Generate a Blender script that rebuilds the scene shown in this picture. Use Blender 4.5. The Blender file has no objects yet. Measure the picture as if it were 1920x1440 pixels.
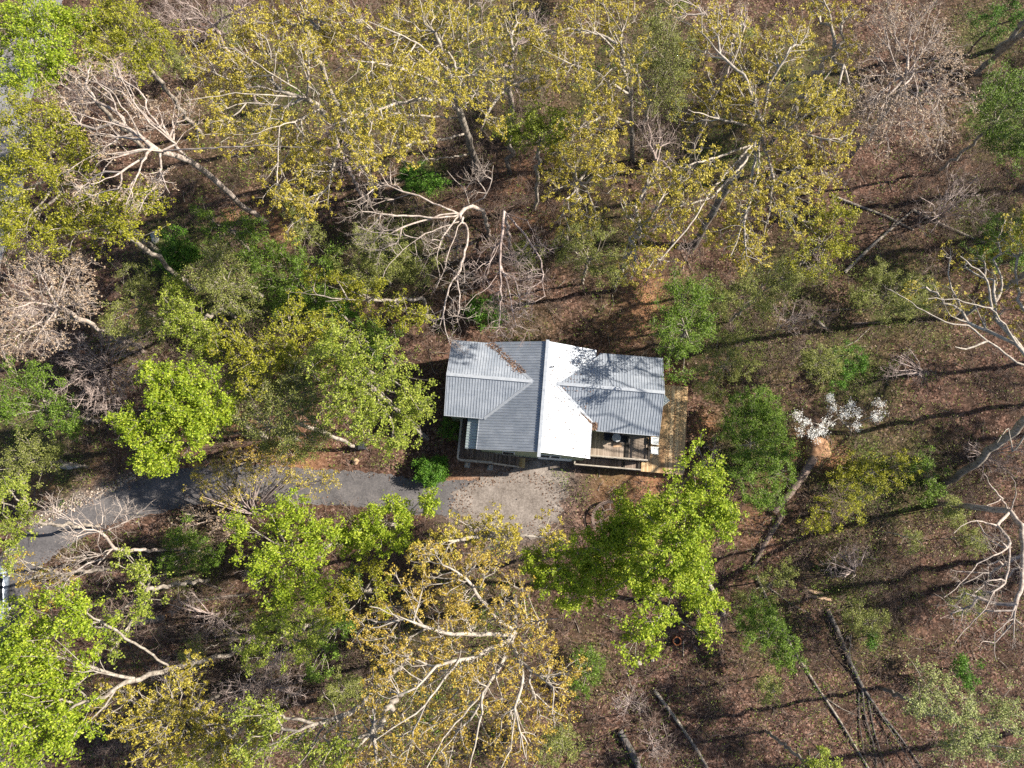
import bpy, bmesh, math, random
import numpy as np
from mathutils import Vector, Matrix

# ------------------------------------------------------------------ camera, sky, sun, exposure
scene = bpy.context.scene
COL = scene.collection
H = 62.0                                   # flying height of the camera
TILT = math.radians(11.9)
FPX = 4000.0 / 3.0
cam_d = bpy.data.cameras.new("camera")
cam_d.sensor_width = 36.0
cam_d.lens = 25.0
cam_d.clip_start = 0.5
cam_d.clip_end = 3000.0
cam = bpy.data.objects.new("camera", cam_d)
cam.location = (0, 0, H)
cam.rotation_euler = (TILT, 0, 0)
COL.objects.link(cam)
scene.camera = cam

SUN_AZ = math.radians(9.0)                 # measured from +X towards +Y
SUN_EL = math.radians(34.0)
world = bpy.data.worlds.new("World")
scene.world = world
world.use_nodes = True
wn = world.node_tree.nodes
wl = world.node_tree.links
bg = wn["Background"]
sky = wn.new("ShaderNodeTexSky")
sky.sky_type = 'NISHITA'
sky.sun_disc = False
sky.sun_elevation = SUN_EL
sky.sun_rotation = math.radians(90.0) - SUN_AZ
wl.new(sky.outputs[0], bg.inputs[0])
bg.inputs[1].default_value = 0.06
sd = bpy.data.lights.new("sun", 'SUN')
sd.energy = 5.0
sd.angle = math.radians(0.5)
sd.color = (1.0, 0.91, 0.77)
sun = bpy.data.objects.new("sun", sd)
sv = Vector((math.cos(SUN_AZ) * math.cos(SUN_EL), math.sin(SUN_AZ) * math.cos(SUN_EL), math.sin(SUN_EL)))
sun.rotation_euler = (-sv).to_track_quat('-Z', 'Y').to_euler()
sun.location = sv * 200
COL.objects.link(sun)
scene.view_settings.view_transform = 'Standard'
scene.view_settings.look = 'None'
scene.view_settings.exposure = 1.32
scene.view_settings.gamma = 1.0
scene.cycles.max_bounces = 6
scene.cycles.diffuse_bounces = 3
scene.cycles.transmission_bounces = 3
scene.cycles.transparent_max_bounces = 4
scene.cycles.use_denoising = False

# ------------------------------------------------------------------ helpers
CT, ST = math.cos(TILT), math.sin(TILT)


def P(u, v, z=0.0):
    """where the ray of photo pixel (u, v) meets height z"""
    dx = (u - 960) / FPX
    dy = -(v - 720) / FPX
    t = (H - z) / (CT - dy * ST)
    return np.array((dx * t, (dy * CT + ST) * t, z))


def mpp(u, v, z=0.0):
    dy = -(v - 720) / FPX
    return (H - z) / (CT - dy * ST) / FPX


def prop(o, label=None, cat=None, group=None, kind=None):
    if label: o["label"] = label
    if cat: o["category"] = cat
    if group: o["group"] = group
    if kind: o["kind"] = kind
    return o


def empty(name, loc, label=None, cat=None, group=None, rotz=0.0):
    o = bpy.data.objects.new(name, None)
    o.empty_display_size = 0.3
    COL.objects.link(o)
    o.location = tuple(float(c) for c in loc)
    o.rotation_euler = (0, 0, rotz)
    return prop(o, label, cat, group)


def mesh_np(name, V, Q, mat, parent=None, smooth=False, loc=None):
    """link one mesh object from vertex array V (n,3) and face array Q (m,k)"""
    V = np.asarray(V, dtype=np.float32).reshape(-1, 3)
    Q = np.asarray(Q, dtype=np.int32)
    me = bpy.data.meshes.new(name)
    me.vertices.add(len(V))
    me.vertices.foreach_set("co", V.ravel())
    k = Q.shape[1]
    me.loops.add(Q.size)
    me.loops.foreach_set("vertex_index", Q.ravel())
    me.polygons.add(len(Q))
    me.polygons.foreach_set("loop_start", np.arange(0, Q.size, k, dtype=np.int32))
    if smooth:
        me.polygons.foreach_set("use_smooth", np.ones(len(Q), dtype=bool))
    me.update(calc_edges=True)
    mats = mat if isinstance(mat, (list, tuple)) else [mat]
    for m in mats: me.materials.append(m)
    o = bpy.data.objects.new(name, me)
    COL.objects.link(o)
    if parent is not None: o.parent = parent
    if loc is not None: o.location = tuple(float(c) for c in loc)
    return o


class MB:
    """collects boxes, bars and prisms in a bmesh and links them as one object"""
    def __init__(self): self.bm = bmesh.new()

    def box(self, x0, x1, y0, y1, z0, z1):
        vs = [self.bm.verts.new(c) for c in ((x0, y0, z0), (x1, y0, z0), (x1, y1, z0), (x0, y1, z0),
                                             (x0, y0, z1), (x1, y0, z1), (x1, y1, z1), (x0, y1, z1))]
        for f in ((3, 2, 1, 0), (4, 5, 6, 7), (0, 1, 5, 4), (1, 2, 6, 5), (2, 3, 7, 6), (3, 0, 4, 7)):
            self.bm.faces.new([vs[i] for i in f])
        return self

    def bar(self, a, b, w, h, up=(0, 0, 1)):
        """square bar from a to b, w wide, h high"""
        a, b = Vector(a), Vector(b)
        d = (b - a).normalized()
        s = d.cross(Vector(up))
        if s.length < 1e-4: s = Vector((1, 0, 0))
        s = s.normalized() * w / 2
        t = s.cross(d).normalized() * h / 2
        vs = [self.bm.verts.new(p + i * s + j * t) for p in (a, b) for i, j in ((-1, -1), (1, -1), (1, 1), (-1, 1))]
        for f in ((0, 1, 2, 3), (7, 6, 5, 4), (0, 4, 5, 1), (1, 5, 6, 2), (2, 6, 7, 3), (3, 7, 4, 0)):
            self.bm.faces.new([vs[i] for i in f])
        return self

    def prism(self, pts, z0, z1):
        """polygon extruded in z"""
        lo = [self.bm.verts.new((p[0], p[1], z0)) for p in pts]
        hi = [self.bm.verts.new((p[0], p[1], z1)) for p in pts]
        self.bm.faces.new(lo[::-1]); self.bm.faces.new(hi)
        n = len(pts)
        for i in range(n):
            self.bm.faces.new((lo[i], lo[(i + 1) % n], hi[(i + 1) % n], hi[i]))
        return self

    def slab(self, pts, t):
        """sloping polygon with thickness t below it"""
        hi = [self.bm.verts.new(p) for p in pts]
        lo = [self.bm.verts.new((p[0], p[1], p[2] - t)) for p in pts]
        self.bm.faces.new(hi); self.bm.faces.new(lo[::-1])
        n = len(pts)
        for i in range(n):
            self.bm.faces.new((hi[i], lo[i], lo[(i + 1) % n], hi[(i + 1) % n]))
        return self

    def cyl(self, c, r0, r1, z0, z1, n=16):
        lo = [self.bm.verts.new((c[0] + r0 * math.cos(2 * math.pi * i / n), c[1] + r0 * math.sin(2 * math.pi * i / n), z0)) for i in range(n)]
        hi = [self.bm.verts.new((c[0] + r1 * math.cos(2 * math.pi * i / n), c[1] + r1 * math.sin(2 * math.pi * i / n), z1)) for i in range(n)]
        self.bm.faces.new(lo[::-1]); self.bm.faces.new(hi)
        for i in range(n):
            self.bm.faces.new((lo[i], lo[(i + 1) % n], hi[(i + 1) % n], hi[i]))
        return self

    def build(self, name, mat, parent=None, bevel=0.0, smooth=False):
        bmesh.ops.recalc_face_normals(self.bm, faces=self.bm.faces)
        if bevel:
            bmesh.ops.bevel(self.bm, geom=list(self.bm.edges), offset=bevel, segments=1, affect='EDGES')
        me = bpy.data.meshes.new(name)
        self.bm.to_mesh(me); self.bm.free()
        if smooth:
            for p in me.polygons: p.use_smooth = True
        me.materials.append(mat)
        o = bpy.data.objects.new(name, me)
        COL.objects.link(o)
        if parent is not None: o.parent = parent
        return o


def tubes(A, B, ra, rb, k):
    A = np.asarray(A, float); B = np.asarray(B, float)
    n = len(A)
    if n == 0: return np.zeros((0, 3)), np.zeros((0, 4), int)
    D = B - A
    L = np.linalg.norm(D, axis=1, keepdims=True) + 1e-9
    D = D / L
    ref = np.where(np.abs(D[:, 2:3]) < 0.9, np.array([[0, 0, 1.0]]), np.array([[1.0, 0, 0]]))
    e1 = np.cross(D, ref); e1 /= np.linalg.norm(e1, axis=1, keepdims=True) + 1e-9
    e2 = np.cross(D, e1)
    an = np.arange(k) * 2 * math.pi / k
    ring = np.cos(an)[None, :, None] * e1[:, None, :] + np.sin(an)[None, :, None] * e2[:, None, :]
    ov = np.minimum(np.asarray(ra)[:, None] * 0.4, L * 0.3) * D
    Va = (A - ov)[:, None, :] + ring * np.asarray(ra)[:, None, None]
    Vb = B[:, None, :] + ring * np.asarray(rb)[:, None, None]
    V = np.stack([Va, Vb], 1).reshape(-1, 3)
    i = np.arange(k); j = (i + 1) % k
    q = np.stack([i, j, k + j, k + i], 1)
    Q = (np.arange(n) * 2 * k)[:, None, None] + q[None]
    return V, Q.reshape(-1, 4)


def join(parts):
    Vs, Qs, o = [], [], 0
    for V, Q in parts:
        if len(V) == 0: continue
        Vs.append(V); Qs.append(Q + o); o += len(V)
    if not Vs: return np.zeros((0, 3)), np.zeros((0, 4), int)
    return np.concatenate(Vs), np.concatenate(Qs)


def rand_unit(rs, n):
    v = rs.normal(size=(n, 3))
    return v / (np.linalg.norm(v, axis=1, keepdims=True) + 1e-9)


def leaf_quads(rs, C, size, up=0.6, aspect=0.62):
    """one small folded diamond per centre in C, facing a random way biased upwards"""
    n = len(C)
    nrm = rand_unit(rs, n); nrm[:, 2] = np.abs(nrm[:, 2]) + up
    nrm /= np.linalg.norm(nrm, axis=1, keepdims=True)
    a = np.cross(nrm, rand_unit(rs, n)); a /= np.linalg.norm(a, axis=1, keepdims=True) + 1e-9
    b = np.cross(nrm, a)
    s = size * rs.uniform(0.6, 1.35, n)
    a *= (s * 0.5)[:, None]; b *= (s * 0.5 * aspect)[:, None]
    V = np.stack([C + a, C + b, C - a, C - b], 1).reshape(-1, 3)
    Q = np.arange(4 * n).reshape(-1, 4)
    return V, Q


# ------------------------------------------------------------------ materials
def new_mat(name):
    m = bpy.data.materials.new(name)
    m.use_nodes = True
    nt = m.node_tree
    return m, nt.nodes, nt.links, nt.nodes["Principled BSDF"]


def ramp(ns, stops):
    r = ns.new("ShaderNodeValToRGB")
    e = r.color_ramp.elements
    while len(e) < len(stops): e.new(0.5)
    for el, (p, c) in zip(e, stops):
        el.position = p; el.color = (c[0], c[1], c[2], 1)
    return r


def noise(ns, ls, scale, detail=4.0, rough=0.6, coord="Object", vec=None):
    tc = ns.new("ShaderNodeTexCoord")
    n = ns.new("ShaderNodeTexNoise")
    n.inputs["Scale"].default_value = scale
    n.inputs["Detail"].default_value = detail
    n.inputs["Roughness"].default_value = rough
    if vec is not None:
        mp = ns.new("ShaderNodeMapping")
        mp.inputs["Scale"].default_value = vec
        ls.new(tc.outputs[coord], mp.inputs[0]); ls.new(mp.outputs[0], n.inputs[0])
    else:
        ls.new(tc.outputs[coord], n.inputs[0])
    return n


def leaf_mat(name, c0, c1, c2, trans=0.35):
    m, ns, ls, bs = new_mat(name)
    g = ns.new("ShaderNodeNewGeometry")
    nz = noise(ns, ls, 0.9, 2.0)
    ad = ns.new("ShaderNodeMath"); ad.operation = 'MULTIPLY_ADD'
    ls.new(nz.outputs[0], ad.inputs[0]); ad.inputs[1].default_value = 0.9; ad.inputs[2].default_value = -0.45
    su = ns.new("ShaderNodeMath"); su.operation = 'ADD'; su.use_clamp = True
    ls.new(g.outputs["Random Per Island"], su.inputs[0]); ls.new(ad.outputs[0], su.inputs[1])
    r = ramp(ns, [(0.0, c0), (0.5, c1), (1.0, c2)])
    ls.new(su.outputs[0], r.inputs[0])
    ls.new(r.outputs[0], bs.inputs["Base Color"])
    bs.inputs["Roughness"].default_value = 0.55
    bs.inputs["Specular IOR Level"].default_value = 0.3
    tr = ns.new("ShaderNodeBsdfTranslucent")
    ls.new(r.outputs[0], tr.inputs[0])
    mx = ns.new("ShaderNodeMixShader"); mx.inputs[0].default_value = trans
    ls.new(bs.outputs[0], mx.inputs[1]); ls.new(tr.outputs[0], mx.inputs[2])
    ls.new(mx.outputs[0], ns["Material Output"].inputs[0])
    return m


def rough_mat(name, c0, c1, scale=3.0, rough=0.85, vec=None, bump=0.3, spec=0.2, detail=5.0, metallic=0.0, lo=0.35, hi=0.68):
    m, ns, ls, bs = new_mat(name)
    nz = noise(ns, ls, scale, detail, 0.65, vec=vec)
    r = ramp(ns, [(lo, c0), (hi, c1)])
    ls.new(nz.outputs[0], r.inputs[0]); ls.new(r.outputs[0], bs.inputs["Base Color"])
    bs.inputs["Roughness"].default_value = rough
    bs.inputs["Specular IOR Level"].default_value = spec
    bs.inputs["Metallic"].default_value = metallic
    if bump:
        bp = ns.new("ShaderNodeBump"); bp.inputs["Strength"].default_value = bump; bp.inputs["Distance"].default_value = 0.03
        ls.new(nz.outputs[0], bp.inputs["Height"]); ls.new(bp.outputs[0], bs.inputs["Normal"])
    return m


M = {}
M["lime"] = leaf_mat("leaf_lime", (0.13, 0.21, 0.01), (0.29, 0.39, 0.022), (0.46, 0.52, 0.06), 0.42)
M["yellowlime"] = leaf_mat("leaf_yellow_lime", (0.15, 0.21, 0.02), (0.28, 0.35, 0.04), (0.43, 0.47, 0.09), 0.4)
M["yellow"] = leaf_mat("leaf_yellow_green", (0.13, 0.15, 0.008), (0.28, 0.29, 0.016), (0.44, 0.42, 0.05))
M["gold"] = leaf_mat("leaf_gold", (0.21, 0.165, 0.014), (0.41, 0.345, 0.036), (0.58, 0.50, 0.11))
M["orange"] = leaf_mat("leaf_orange", (0.24, 0.16, 0.016), (0.43, 0.31, 0.042), (0.58, 0.46, 0.13))
M["tan"] = leaf_mat("leaf_tan", (0.30, 0.21, 0.14), (0.42, 0.31, 0.22), (0.52, 0.42, 0.30), 0.3)
M["olive"] = leaf_mat("leaf_olive", (0.10, 0.12, 0.02), (0.21, 0.24, 0.05), (0.34, 0.36, 0.11))
M["green"] = leaf_mat("leaf_green", (0.06, 0.11, 0.012), (0.12, 0.21, 0.02), (0.21, 0.31, 0.04))
M["dark"] = leaf_mat("leaf_dark", (0.03, 0.085, 0.008), (0.07, 0.18, 0.014), (0.16, 0.30, 0.03))
M["palegreen"] = leaf_mat("leaf_pale_green", (0.17, 0.22, 0.06), (0.30, 0.34, 0.11), (0.42, 0.45, 0.2))
M["white"] = leaf_mat("petal_white", (0.75, 0.76, 0.74), (0.82, 0.82, 0.8), (0.86, 0.86, 0.84), 0.2)
M["bark"] = rough_mat("bark_grey", (0.12, 0.10, 0.085), (0.40, 0.36, 0.31), 5.0, vec=(1, 1, 0.35))


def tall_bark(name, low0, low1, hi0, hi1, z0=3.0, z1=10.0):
    """dark lower bole, its shade put into the bark colour, paler bark higher up the tree"""
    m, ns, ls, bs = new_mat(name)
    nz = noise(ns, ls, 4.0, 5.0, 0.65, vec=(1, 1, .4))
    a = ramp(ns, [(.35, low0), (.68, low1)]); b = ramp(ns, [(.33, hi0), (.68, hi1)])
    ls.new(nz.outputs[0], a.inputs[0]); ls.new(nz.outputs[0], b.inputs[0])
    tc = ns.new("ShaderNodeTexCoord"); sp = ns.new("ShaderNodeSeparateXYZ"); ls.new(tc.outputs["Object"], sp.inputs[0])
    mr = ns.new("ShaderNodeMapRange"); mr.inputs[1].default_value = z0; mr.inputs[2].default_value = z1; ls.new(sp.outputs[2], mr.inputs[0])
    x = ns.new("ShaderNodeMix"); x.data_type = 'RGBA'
    ls.new(mr.outputs[0], x.inputs[0]); ls.new(a.outputs[0], x.inputs[6]); ls.new(b.outputs[0], x.inputs[7])  # by height: the darker tone low on the trunk stands in for shade
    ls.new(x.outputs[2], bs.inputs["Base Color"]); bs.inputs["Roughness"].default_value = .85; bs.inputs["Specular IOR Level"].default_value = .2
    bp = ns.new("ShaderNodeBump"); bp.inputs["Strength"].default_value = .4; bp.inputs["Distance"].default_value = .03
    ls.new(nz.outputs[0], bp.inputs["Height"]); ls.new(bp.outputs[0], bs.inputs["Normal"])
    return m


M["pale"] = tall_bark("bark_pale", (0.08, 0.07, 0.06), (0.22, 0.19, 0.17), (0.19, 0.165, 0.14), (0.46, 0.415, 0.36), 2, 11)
M["pinktwig"] = rough_mat("twig_pinkish", (0.22, 0.17, 0.155), (0.46, 0.385, 0.36), 1.5, bump=0)
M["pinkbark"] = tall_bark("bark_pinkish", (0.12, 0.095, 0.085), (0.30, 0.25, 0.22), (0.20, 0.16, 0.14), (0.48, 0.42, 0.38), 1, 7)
M["brownbark"] = rough_mat("bark_brown", (0.07, 0.05, 0.04), (0.22, 0.16, 0.13), 5.0)
M["twig"] = rough_mat("twig_brown", (0.09, 0.068, 0.058), (0.28, 0.21, 0.18), 1.5, bump=0)
M["darkbark"] = rough_mat("bark_dark", (0.05, 0.047, 0.045), (0.17, 0.155, 0.15), 6.0)
M["cutwood"] = rough_mat("cut_wood", (0.42, 0.25, 0.12), (0.58, 0.38, 0.2), 9.0)


def metal_roof(name, c0, c1):
    m, ns, ls, bs = new_mat(name)
    nz = noise(ns, ls, 0.8, 5.0, 0.6)
    st = noise(ns, ls, 2.5, 3.0, 0.6, vec=(0.25, 3.0, 1))
    mx = ns.new("ShaderNodeMath"); mx.operation = 'MULTIPLY_ADD'
    ls.new(st.outputs[0], mx.inputs[0]); mx.inputs[1].default_value = 0.35
    ls.new(nz.outputs[0], mx.inputs[2])
    r = ramp(ns, [(0.45, c0), (0.85, c1)])
    ls.new(mx.outputs[0], r.inputs[0]); ls.new(r.outputs[0], bs.inputs["Base Color"])
    bs.inputs["Metallic"].default_value = 0.2
    bs.inputs["Roughness"].default_value = 0.5
    return m


M["roof"] = metal_roof("roof_galvanised", (0.20, 0.235, 0.29), (0.37, 0.405, 0.465))
M["roofgreen"] = metal_roof("roof_greenish", (0.34, 0.42, 0.42), (0.45, 0.53, 0.53))
M["rib"] = rough_mat("roof_rib", (0.20, 0.22, 0.26), (0.34, 0.37, 0.42), 2.0, rough=0.5, bump=0, spec=0.5)
M["trim"] = rough_mat("roof_trim", (0.33, 0.36, 0.41), (0.44, 0.47, 0.52), 3.0, rough=0.4, bump=0, spec=0.5, metallic=0.2)
M["siding"] = rough_mat("siding_sage", (0.24, 0.28, 0.18), (0.32, 0.36, 0.25), 2.0, vec=(0.3, 0.3, 7), bump=0.4)
M["glass"] = rough_mat("window_glass", (0.012, 0.016, 0.02), (0.03, 0.035, 0.04), 1.0, rough=0.08, bump=0, spec=0.6)
M["whitepaint"] = rough_mat("white_paint", (0.62, 0.65, 0.66), (0.74, 0.76, 0.77), 6.0, rough=0.5, bump=0, spec=0.4)
M["darkmetal"] = rough_mat("dark_metal", (0.02, 0.022, 0.028), (0.05, 0.052, 0.06), 5.0, rough=0.5, bump=0)
M["greymetal"] = rough_mat("grey_table", (0.30, 0.31, 0.33), (0.42, 0.43, 0.45), 5.0, rough=0.5, bump=0)
M["clay"] = rough_mat("clay", (0.17, 0.085, 0.045), (0.38, 0.235, 0.14), 2.5, bump=0.8)
M["rust"] = rough_mat("rust", (0.16, 0.05, 0.02), (0.40, 0.16, 0.07), 5.0, bump=0.4)
M["stone"] = rough_mat("stone", (0.24, 0.21, 0.18), (0.50, 0.45, 0.40), 2.0, bump=0.5)
M["concrete"] = rough_mat("concrete", (0.30, 0.30, 0.29), (0.42, 0.42, 0.40), 5.0, bump=0.3)
M["carpaint"] = rough_mat("car_paint", (0.22, 0.27, 0.34), (0.26, 0.31, 0.38), 2.0, rough=0.25, bump=0, spec=0.6, metallic=0.3)
M["rubber"] = rough_mat("rubber", (0.012, 0.012, 0.012), (0.03, 0.03, 0.03), 8.0)


def wood(name, c0, c1, c2, pitch, axis=0):
    """deck boards: each board its own shade, a dark gap between boards, stains along the boards"""
    m, ns, ls, bs = new_mat(name)
    tc = ns.new("ShaderNodeTexCoord")
    sp = ns.new("ShaderNodeSeparateXYZ"); ls.new(tc.outputs["Object"], sp.inputs[0])
    dv = ns.new("ShaderNodeMath"); dv.operation = 'DIVIDE'; ls.new(sp.outputs[axis], dv.inputs[0]); dv.inputs[1].default_value = pitch
    fl = ns.new("ShaderNodeMath"); fl.operation = 'FLOOR'; ls.new(dv.outputs[0], fl.inputs[0])
    fr = ns.new("ShaderNodeMath"); fr.operation = 'FRACT'; ls.new(dv.outputs[0], fr.inputs[0])
    wn_ = ns.new("ShaderNodeTexWhiteNoise"); wn_.noise_dimensions = '1D'; ls.new(fl.outputs[0], wn_.inputs["W"])
    nz = noise(ns, ls, 1.1, 5.0, 0.65, vec=(1, 0.35, 1) if axis == 0 else (0.35, 1, 1))
    mx = ns.new("ShaderNodeMath"); mx.operation = 'MULTIPLY_ADD'
    ls.new(wn_.outputs[0], mx.inputs[0]); mx.inputs[1].default_value = 0.35; ls.new(nz.outputs[0], mx.inputs[2])
    r = ramp(ns, [(0.4, c0), (0.65, c1), (0.95, c2)])
    ls.new(mx.outputs[0], r.inputs[0])
    gp = ns.new("ShaderNodeMath"); gp.operation = 'GREATER_THAN'; ls.new(fr.outputs[0], gp.inputs[0]); gp.inputs[1].default_value = 0.1
    mc = ns.new("ShaderNodeMix"); mc.data_type = 'RGBA'
    ls.new(gp.outputs[0], mc.inputs[0]); mc.inputs[6].default_value = (c0[0] * .25, c0[1] * .25, c0[2] * .25, 1)
    ls.new(r.outputs[0], mc.inputs[7])
    ls.new(mc.outputs[2], bs.inputs["Base Color"])
    bs.inputs["Roughness"].default_value = 0.75
    bs.inputs["Specular IOR Level"].default_value = 0.25
    return m


M["deck"] = wood("deck_weathered", (0.10, 0.075, 0.06), (0.19, 0.145, 0.12), (0.30, 0.24, 0.2), 0.145)
M["deck2"] = wood("deck_weathered_pale", (0.16, 0.125, 0.10), (0.27, 0.22, 0.18), (0.38, 0.31, 0.26), 0.145)
M["newdeck"] = wood("deck_new", (0.26, 0.15, 0.075), (0.46, 0.31, 0.165), (0.60, 0.46, 0.29), 0.145)
M["newwood"] = wood("new_wood", (0.40, 0.27, 0.12), (0.55, 0.40, 0.2), (0.62, 0.48, 0.26), 0.14)
M["railwood"] = rough_mat("rail_wood", (0.28, 0.25, 0.21), (0.45, 0.41, 0.36), 3.0, bump=0.2)
M["darkrail"] = rough_mat("rail_dark", (0.02, 0.018, 0.018), (0.05, 0.045, 0.042), 3.0, bump=0.2)
M["plank"] = rough_mat("plank_wood", (0.34, 0.22, 0.14), (0.50, 0.36, 0.25), 3.0, bump=0.3)


def ground_mat():
    m, ns, ls, bs = new_mat("forest_floor")
    tc = ns.new("ShaderNodeTexCoord")
    at = ns.new("ShaderNodeAttribute"); at.attribute_name = "cover"
    sp = ns.new("ShaderNodeSeparateColor"); ls.new(at.outputs["Color"], sp.inputs[0])
    vo = ns.new("ShaderNodeTexVoronoi"); vo.inputs["Scale"].default_value = 7.0
    ls.new(tc.outputs["Object"], vo.inputs["Vector"])
    vs = ns.new("ShaderNodeSeparateColor"); ls.new(vo.outputs["Color"], vs.inputs[0])
    big = noise(ns, ls, 0.35, 6.0, 0.65)
    fine = noise(ns, ls, 3.2, 5.0, 0.7)
    litter = ramp(ns, [(0.0, (0.016, 0.010, 0.008)), (0.3, (0.066, 0.036, 0.027)), (0.62, (0.155, 0.088, 0.066)), (0.88, (0.33, 0.215, 0.17)), (1.0, (0.52, 0.39, 0.32))])
    a1 = ns.new("ShaderNodeMath"); a1.operation = 'MULTIPLY_ADD'
    ls.new(vs.outputs[0], a1.inputs[0]); a1.inputs[1].default_value = 0.62
    a2 = ns.new("ShaderNodeMath"); a2.operation = 'MULTIPLY_ADD'
    ls.new(fine.outputs[0], a2.inputs[0]); a2.inputs[1].default_value = 0.9; a2.inputs[2].default_value = -0.30
    ls.new(a2.outputs[0], a1.inputs[2]); ls.new(a1.outputs[0], litter.inputs[0])
    # soil showing through the litter
    soil = ns.new("ShaderNodeMix"); soil.data_type = 'RGBA'
    br = ramp(ns, [(0.44, (0, 0, 0)), (0.60, (1, 1, 1))]); ls.new(big.outputs[0], br.inputs[0])
    mm = ns.new("ShaderNodeMath"); mm.operation = 'MULTIPLY'; ls.new(br.outputs[0], mm.inputs[0]); mm.inputs[1].default_value = 0.8
    ls.new(mm.outputs[0], soil.inputs[0]); ls.new(litter.outputs[0], soil.inputs[6]); soil.inputs[7].default_value = (0.05, 0.034, 0.025, 1)

    def over(prev, chan, col0, col1):
        c = ramp(ns, [(0.35, col0), (0.7, col1)]); ls.new(fine.outputs[0], c.inputs[0])
        f = ns.new("ShaderNodeMath"); f.operation = 'MULTIPLY_ADD'      # patchy edge
        ls.new(fine.outputs[0], f.inputs[0]); f.inputs[1].default_value = 1.6; f.inputs[2].default_value = -0.8
        g = ns.new("ShaderNodeMath"); g.operation = 'MULTIPLY_ADD'; g.use_clamp = True
        ls.new(chan, g.inputs[0]); g.inputs[1].default_value = 1.5
        h = ns.new("ShaderNodeMath"); h.operation = 'MULTIPLY'; ls.new(f.outputs[0], h.inputs[0]); ls.new(chan, h.inputs[1])
        ls.new(h.outputs[0], g.inputs[2])
        x = ns.new("ShaderNodeMix"); x.data_type = 'RGBA'
        ls.new(g.outputs[0], x.inputs[0]); ls.new(prev, x.inputs[6]); ls.new(c.outputs[0], x.inputs[7])
        return x.outputs[2]
    o = over(soil.outputs[2], sp.outputs[1], (0.035, 0.05, 0.014), (0.09, 0.11, 0.035))
    o = over(o, sp.outputs[0], (0.22, 0.10, 0.05), (0.42, 0.24, 0.14))
    o = over(o, sp.outputs[2], (0.16, 0.14, 0.125), (0.36, 0.32, 0.29))
    ls.new(o, bs.inputs["Base Color"])
    bs.inputs["Roughness"].default_value = 0.95
    bs.inputs["Specular IOR Level"].default_value = 0.1
    bp = ns.new("ShaderNodeBump"); bp.inputs["Strength"].default_value = 0.9; bp.inputs["Distance"].default_value = 0.08
    ls.new(a1.outputs[0], bp.inputs["Height"]); ls.new(bp.outputs[0], bs.inputs["Normal"])
    return m


M["ground"] = ground_mat()


def speck(name, c0, c1, c2, scale, bump=0.4, big=0.6):
    m, ns, ls, bs = new_mat(name)
    a = noise(ns, ls, scale, 4.0, 0.75)
    b = noise(ns, ls, big, 5.0, 0.65)
    ad = ns.new("ShaderNodeMath"); ad.operation = 'MULTIPLY_ADD'
    ls.new(a.outputs[0], ad.inputs[0]); ad.inputs[1].default_value = 0.55
    sc = ns.new("ShaderNodeMath"); sc.operation = 'MULTIPLY'; ls.new(b.outputs[0], sc.inputs[0]); sc.inputs[1].default_value = 0.5
    ls.new(sc.outputs[0], ad.inputs[2])
    r = ramp(ns, [(0.36, c0), (0.52, c1), (0.70, c2)])
    ls.new(ad.outputs[0], r.inputs[0]); ls.new(r.outputs[0], bs.inputs["Base Color"])
    bs.inputs["Roughness"].default_value = 0.9; bs.inputs["Specular IOR Level"].default_value = 0.2
    bp = ns.new("ShaderNodeBump"); bp.inputs["Strength"].default_value = bump; bp.inputs["Distance"].default_value = 0.02
    ls.new(a.outputs[0], bp.inputs["Height"]); ls.new(bp.outputs[0], bs.inputs["Normal"])
    return m


M["asphalt"] = speck("asphalt", (0.055, 0.052, 0.056), (0.105, 0.10, 0.105), (0.19, 0.175, 0.175), 9.0)
M["gravel"] = speck("gravel", (0.09, 0.075, 0.066), (0.19, 0.165, 0.15), (0.34, 0.30, 0.275), 7.0, 0.8)
M["oldroad"] = speck("old_road", (0.12, 0.12, 0.13), (0.2, 0.2, 0.21), (0.30, 0.29, 0.29), 5.0)

# ------------------------------------------------------------------ ground, driveway, road
HX, HY, YAW = 2.615, 11.955, math.radians(-4.9)          # house origin and turn


def HW(x, y, z=0.0):
    c, s = math.cos(YAW), math.sin(YAW)
    return np.array((HX + x * c - y * s, HY + x * s + y * c, z))


xs = np.concatenate([[-900, -400, -200, -120, -85], np.arange(-66, 66.01, 0.5), [85, 120, 200, 400, 900]])
ys = np.concatenate([[-900, -400, -200, -100, -50], np.arange(-28, 66.01, 0.5), [90, 130, 200, 400, 900]])
GX, GY = np.meshgrid(xs, ys, indexing='xy')
DRIVE = [(1000, 945, 1.75), (900, 935, 1.6), (780, 932, 1.5), (700, 918, 1.5), (600, 913, 1.5), (500, 905, 1.55), (400, 905, 1.6), (320, 920, 1.65),
         (240, 938, 1.6), (170, 966, 1.45), (100, 1002, 1.5), (50, 1038, 1.75), (12, 1095, 2.1), (-12, 1165, 2.3), (-30, 1260, 2.4), (-45, 1400, 2.4), (-60, 1560, 2.4)]
dc = np.array([P(u, v)[:2] for u, v, w in DRIVE])
flat = np.zeros_like(GX)
for i in range(len(dc) - 1):
    for t in np.linspace(0, 1, 7):
        p = dc[i] * (1 - t) + dc[i + 1] * t
        flat = np.maximum(flat, np.exp(-((GX - p[0]) ** 2 + (GY - p[1]) ** 2) / 14.0))
hc, hs = math.cos(YAW), math.sin(YAW)
lx = (GX - HX) * hc + (GY - HY) * hs
ly = -(GX - HX) * hs + (GY - HY) * hc
dh = np.maximum(np.maximum(np.abs(lx - 2.4) - 10.6, 0), np.maximum(np.abs(ly + 1.6) - 5.2, 0))
flat = np.maximum(flat, np.exp(-dh ** 2 / 6.0))
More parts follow.
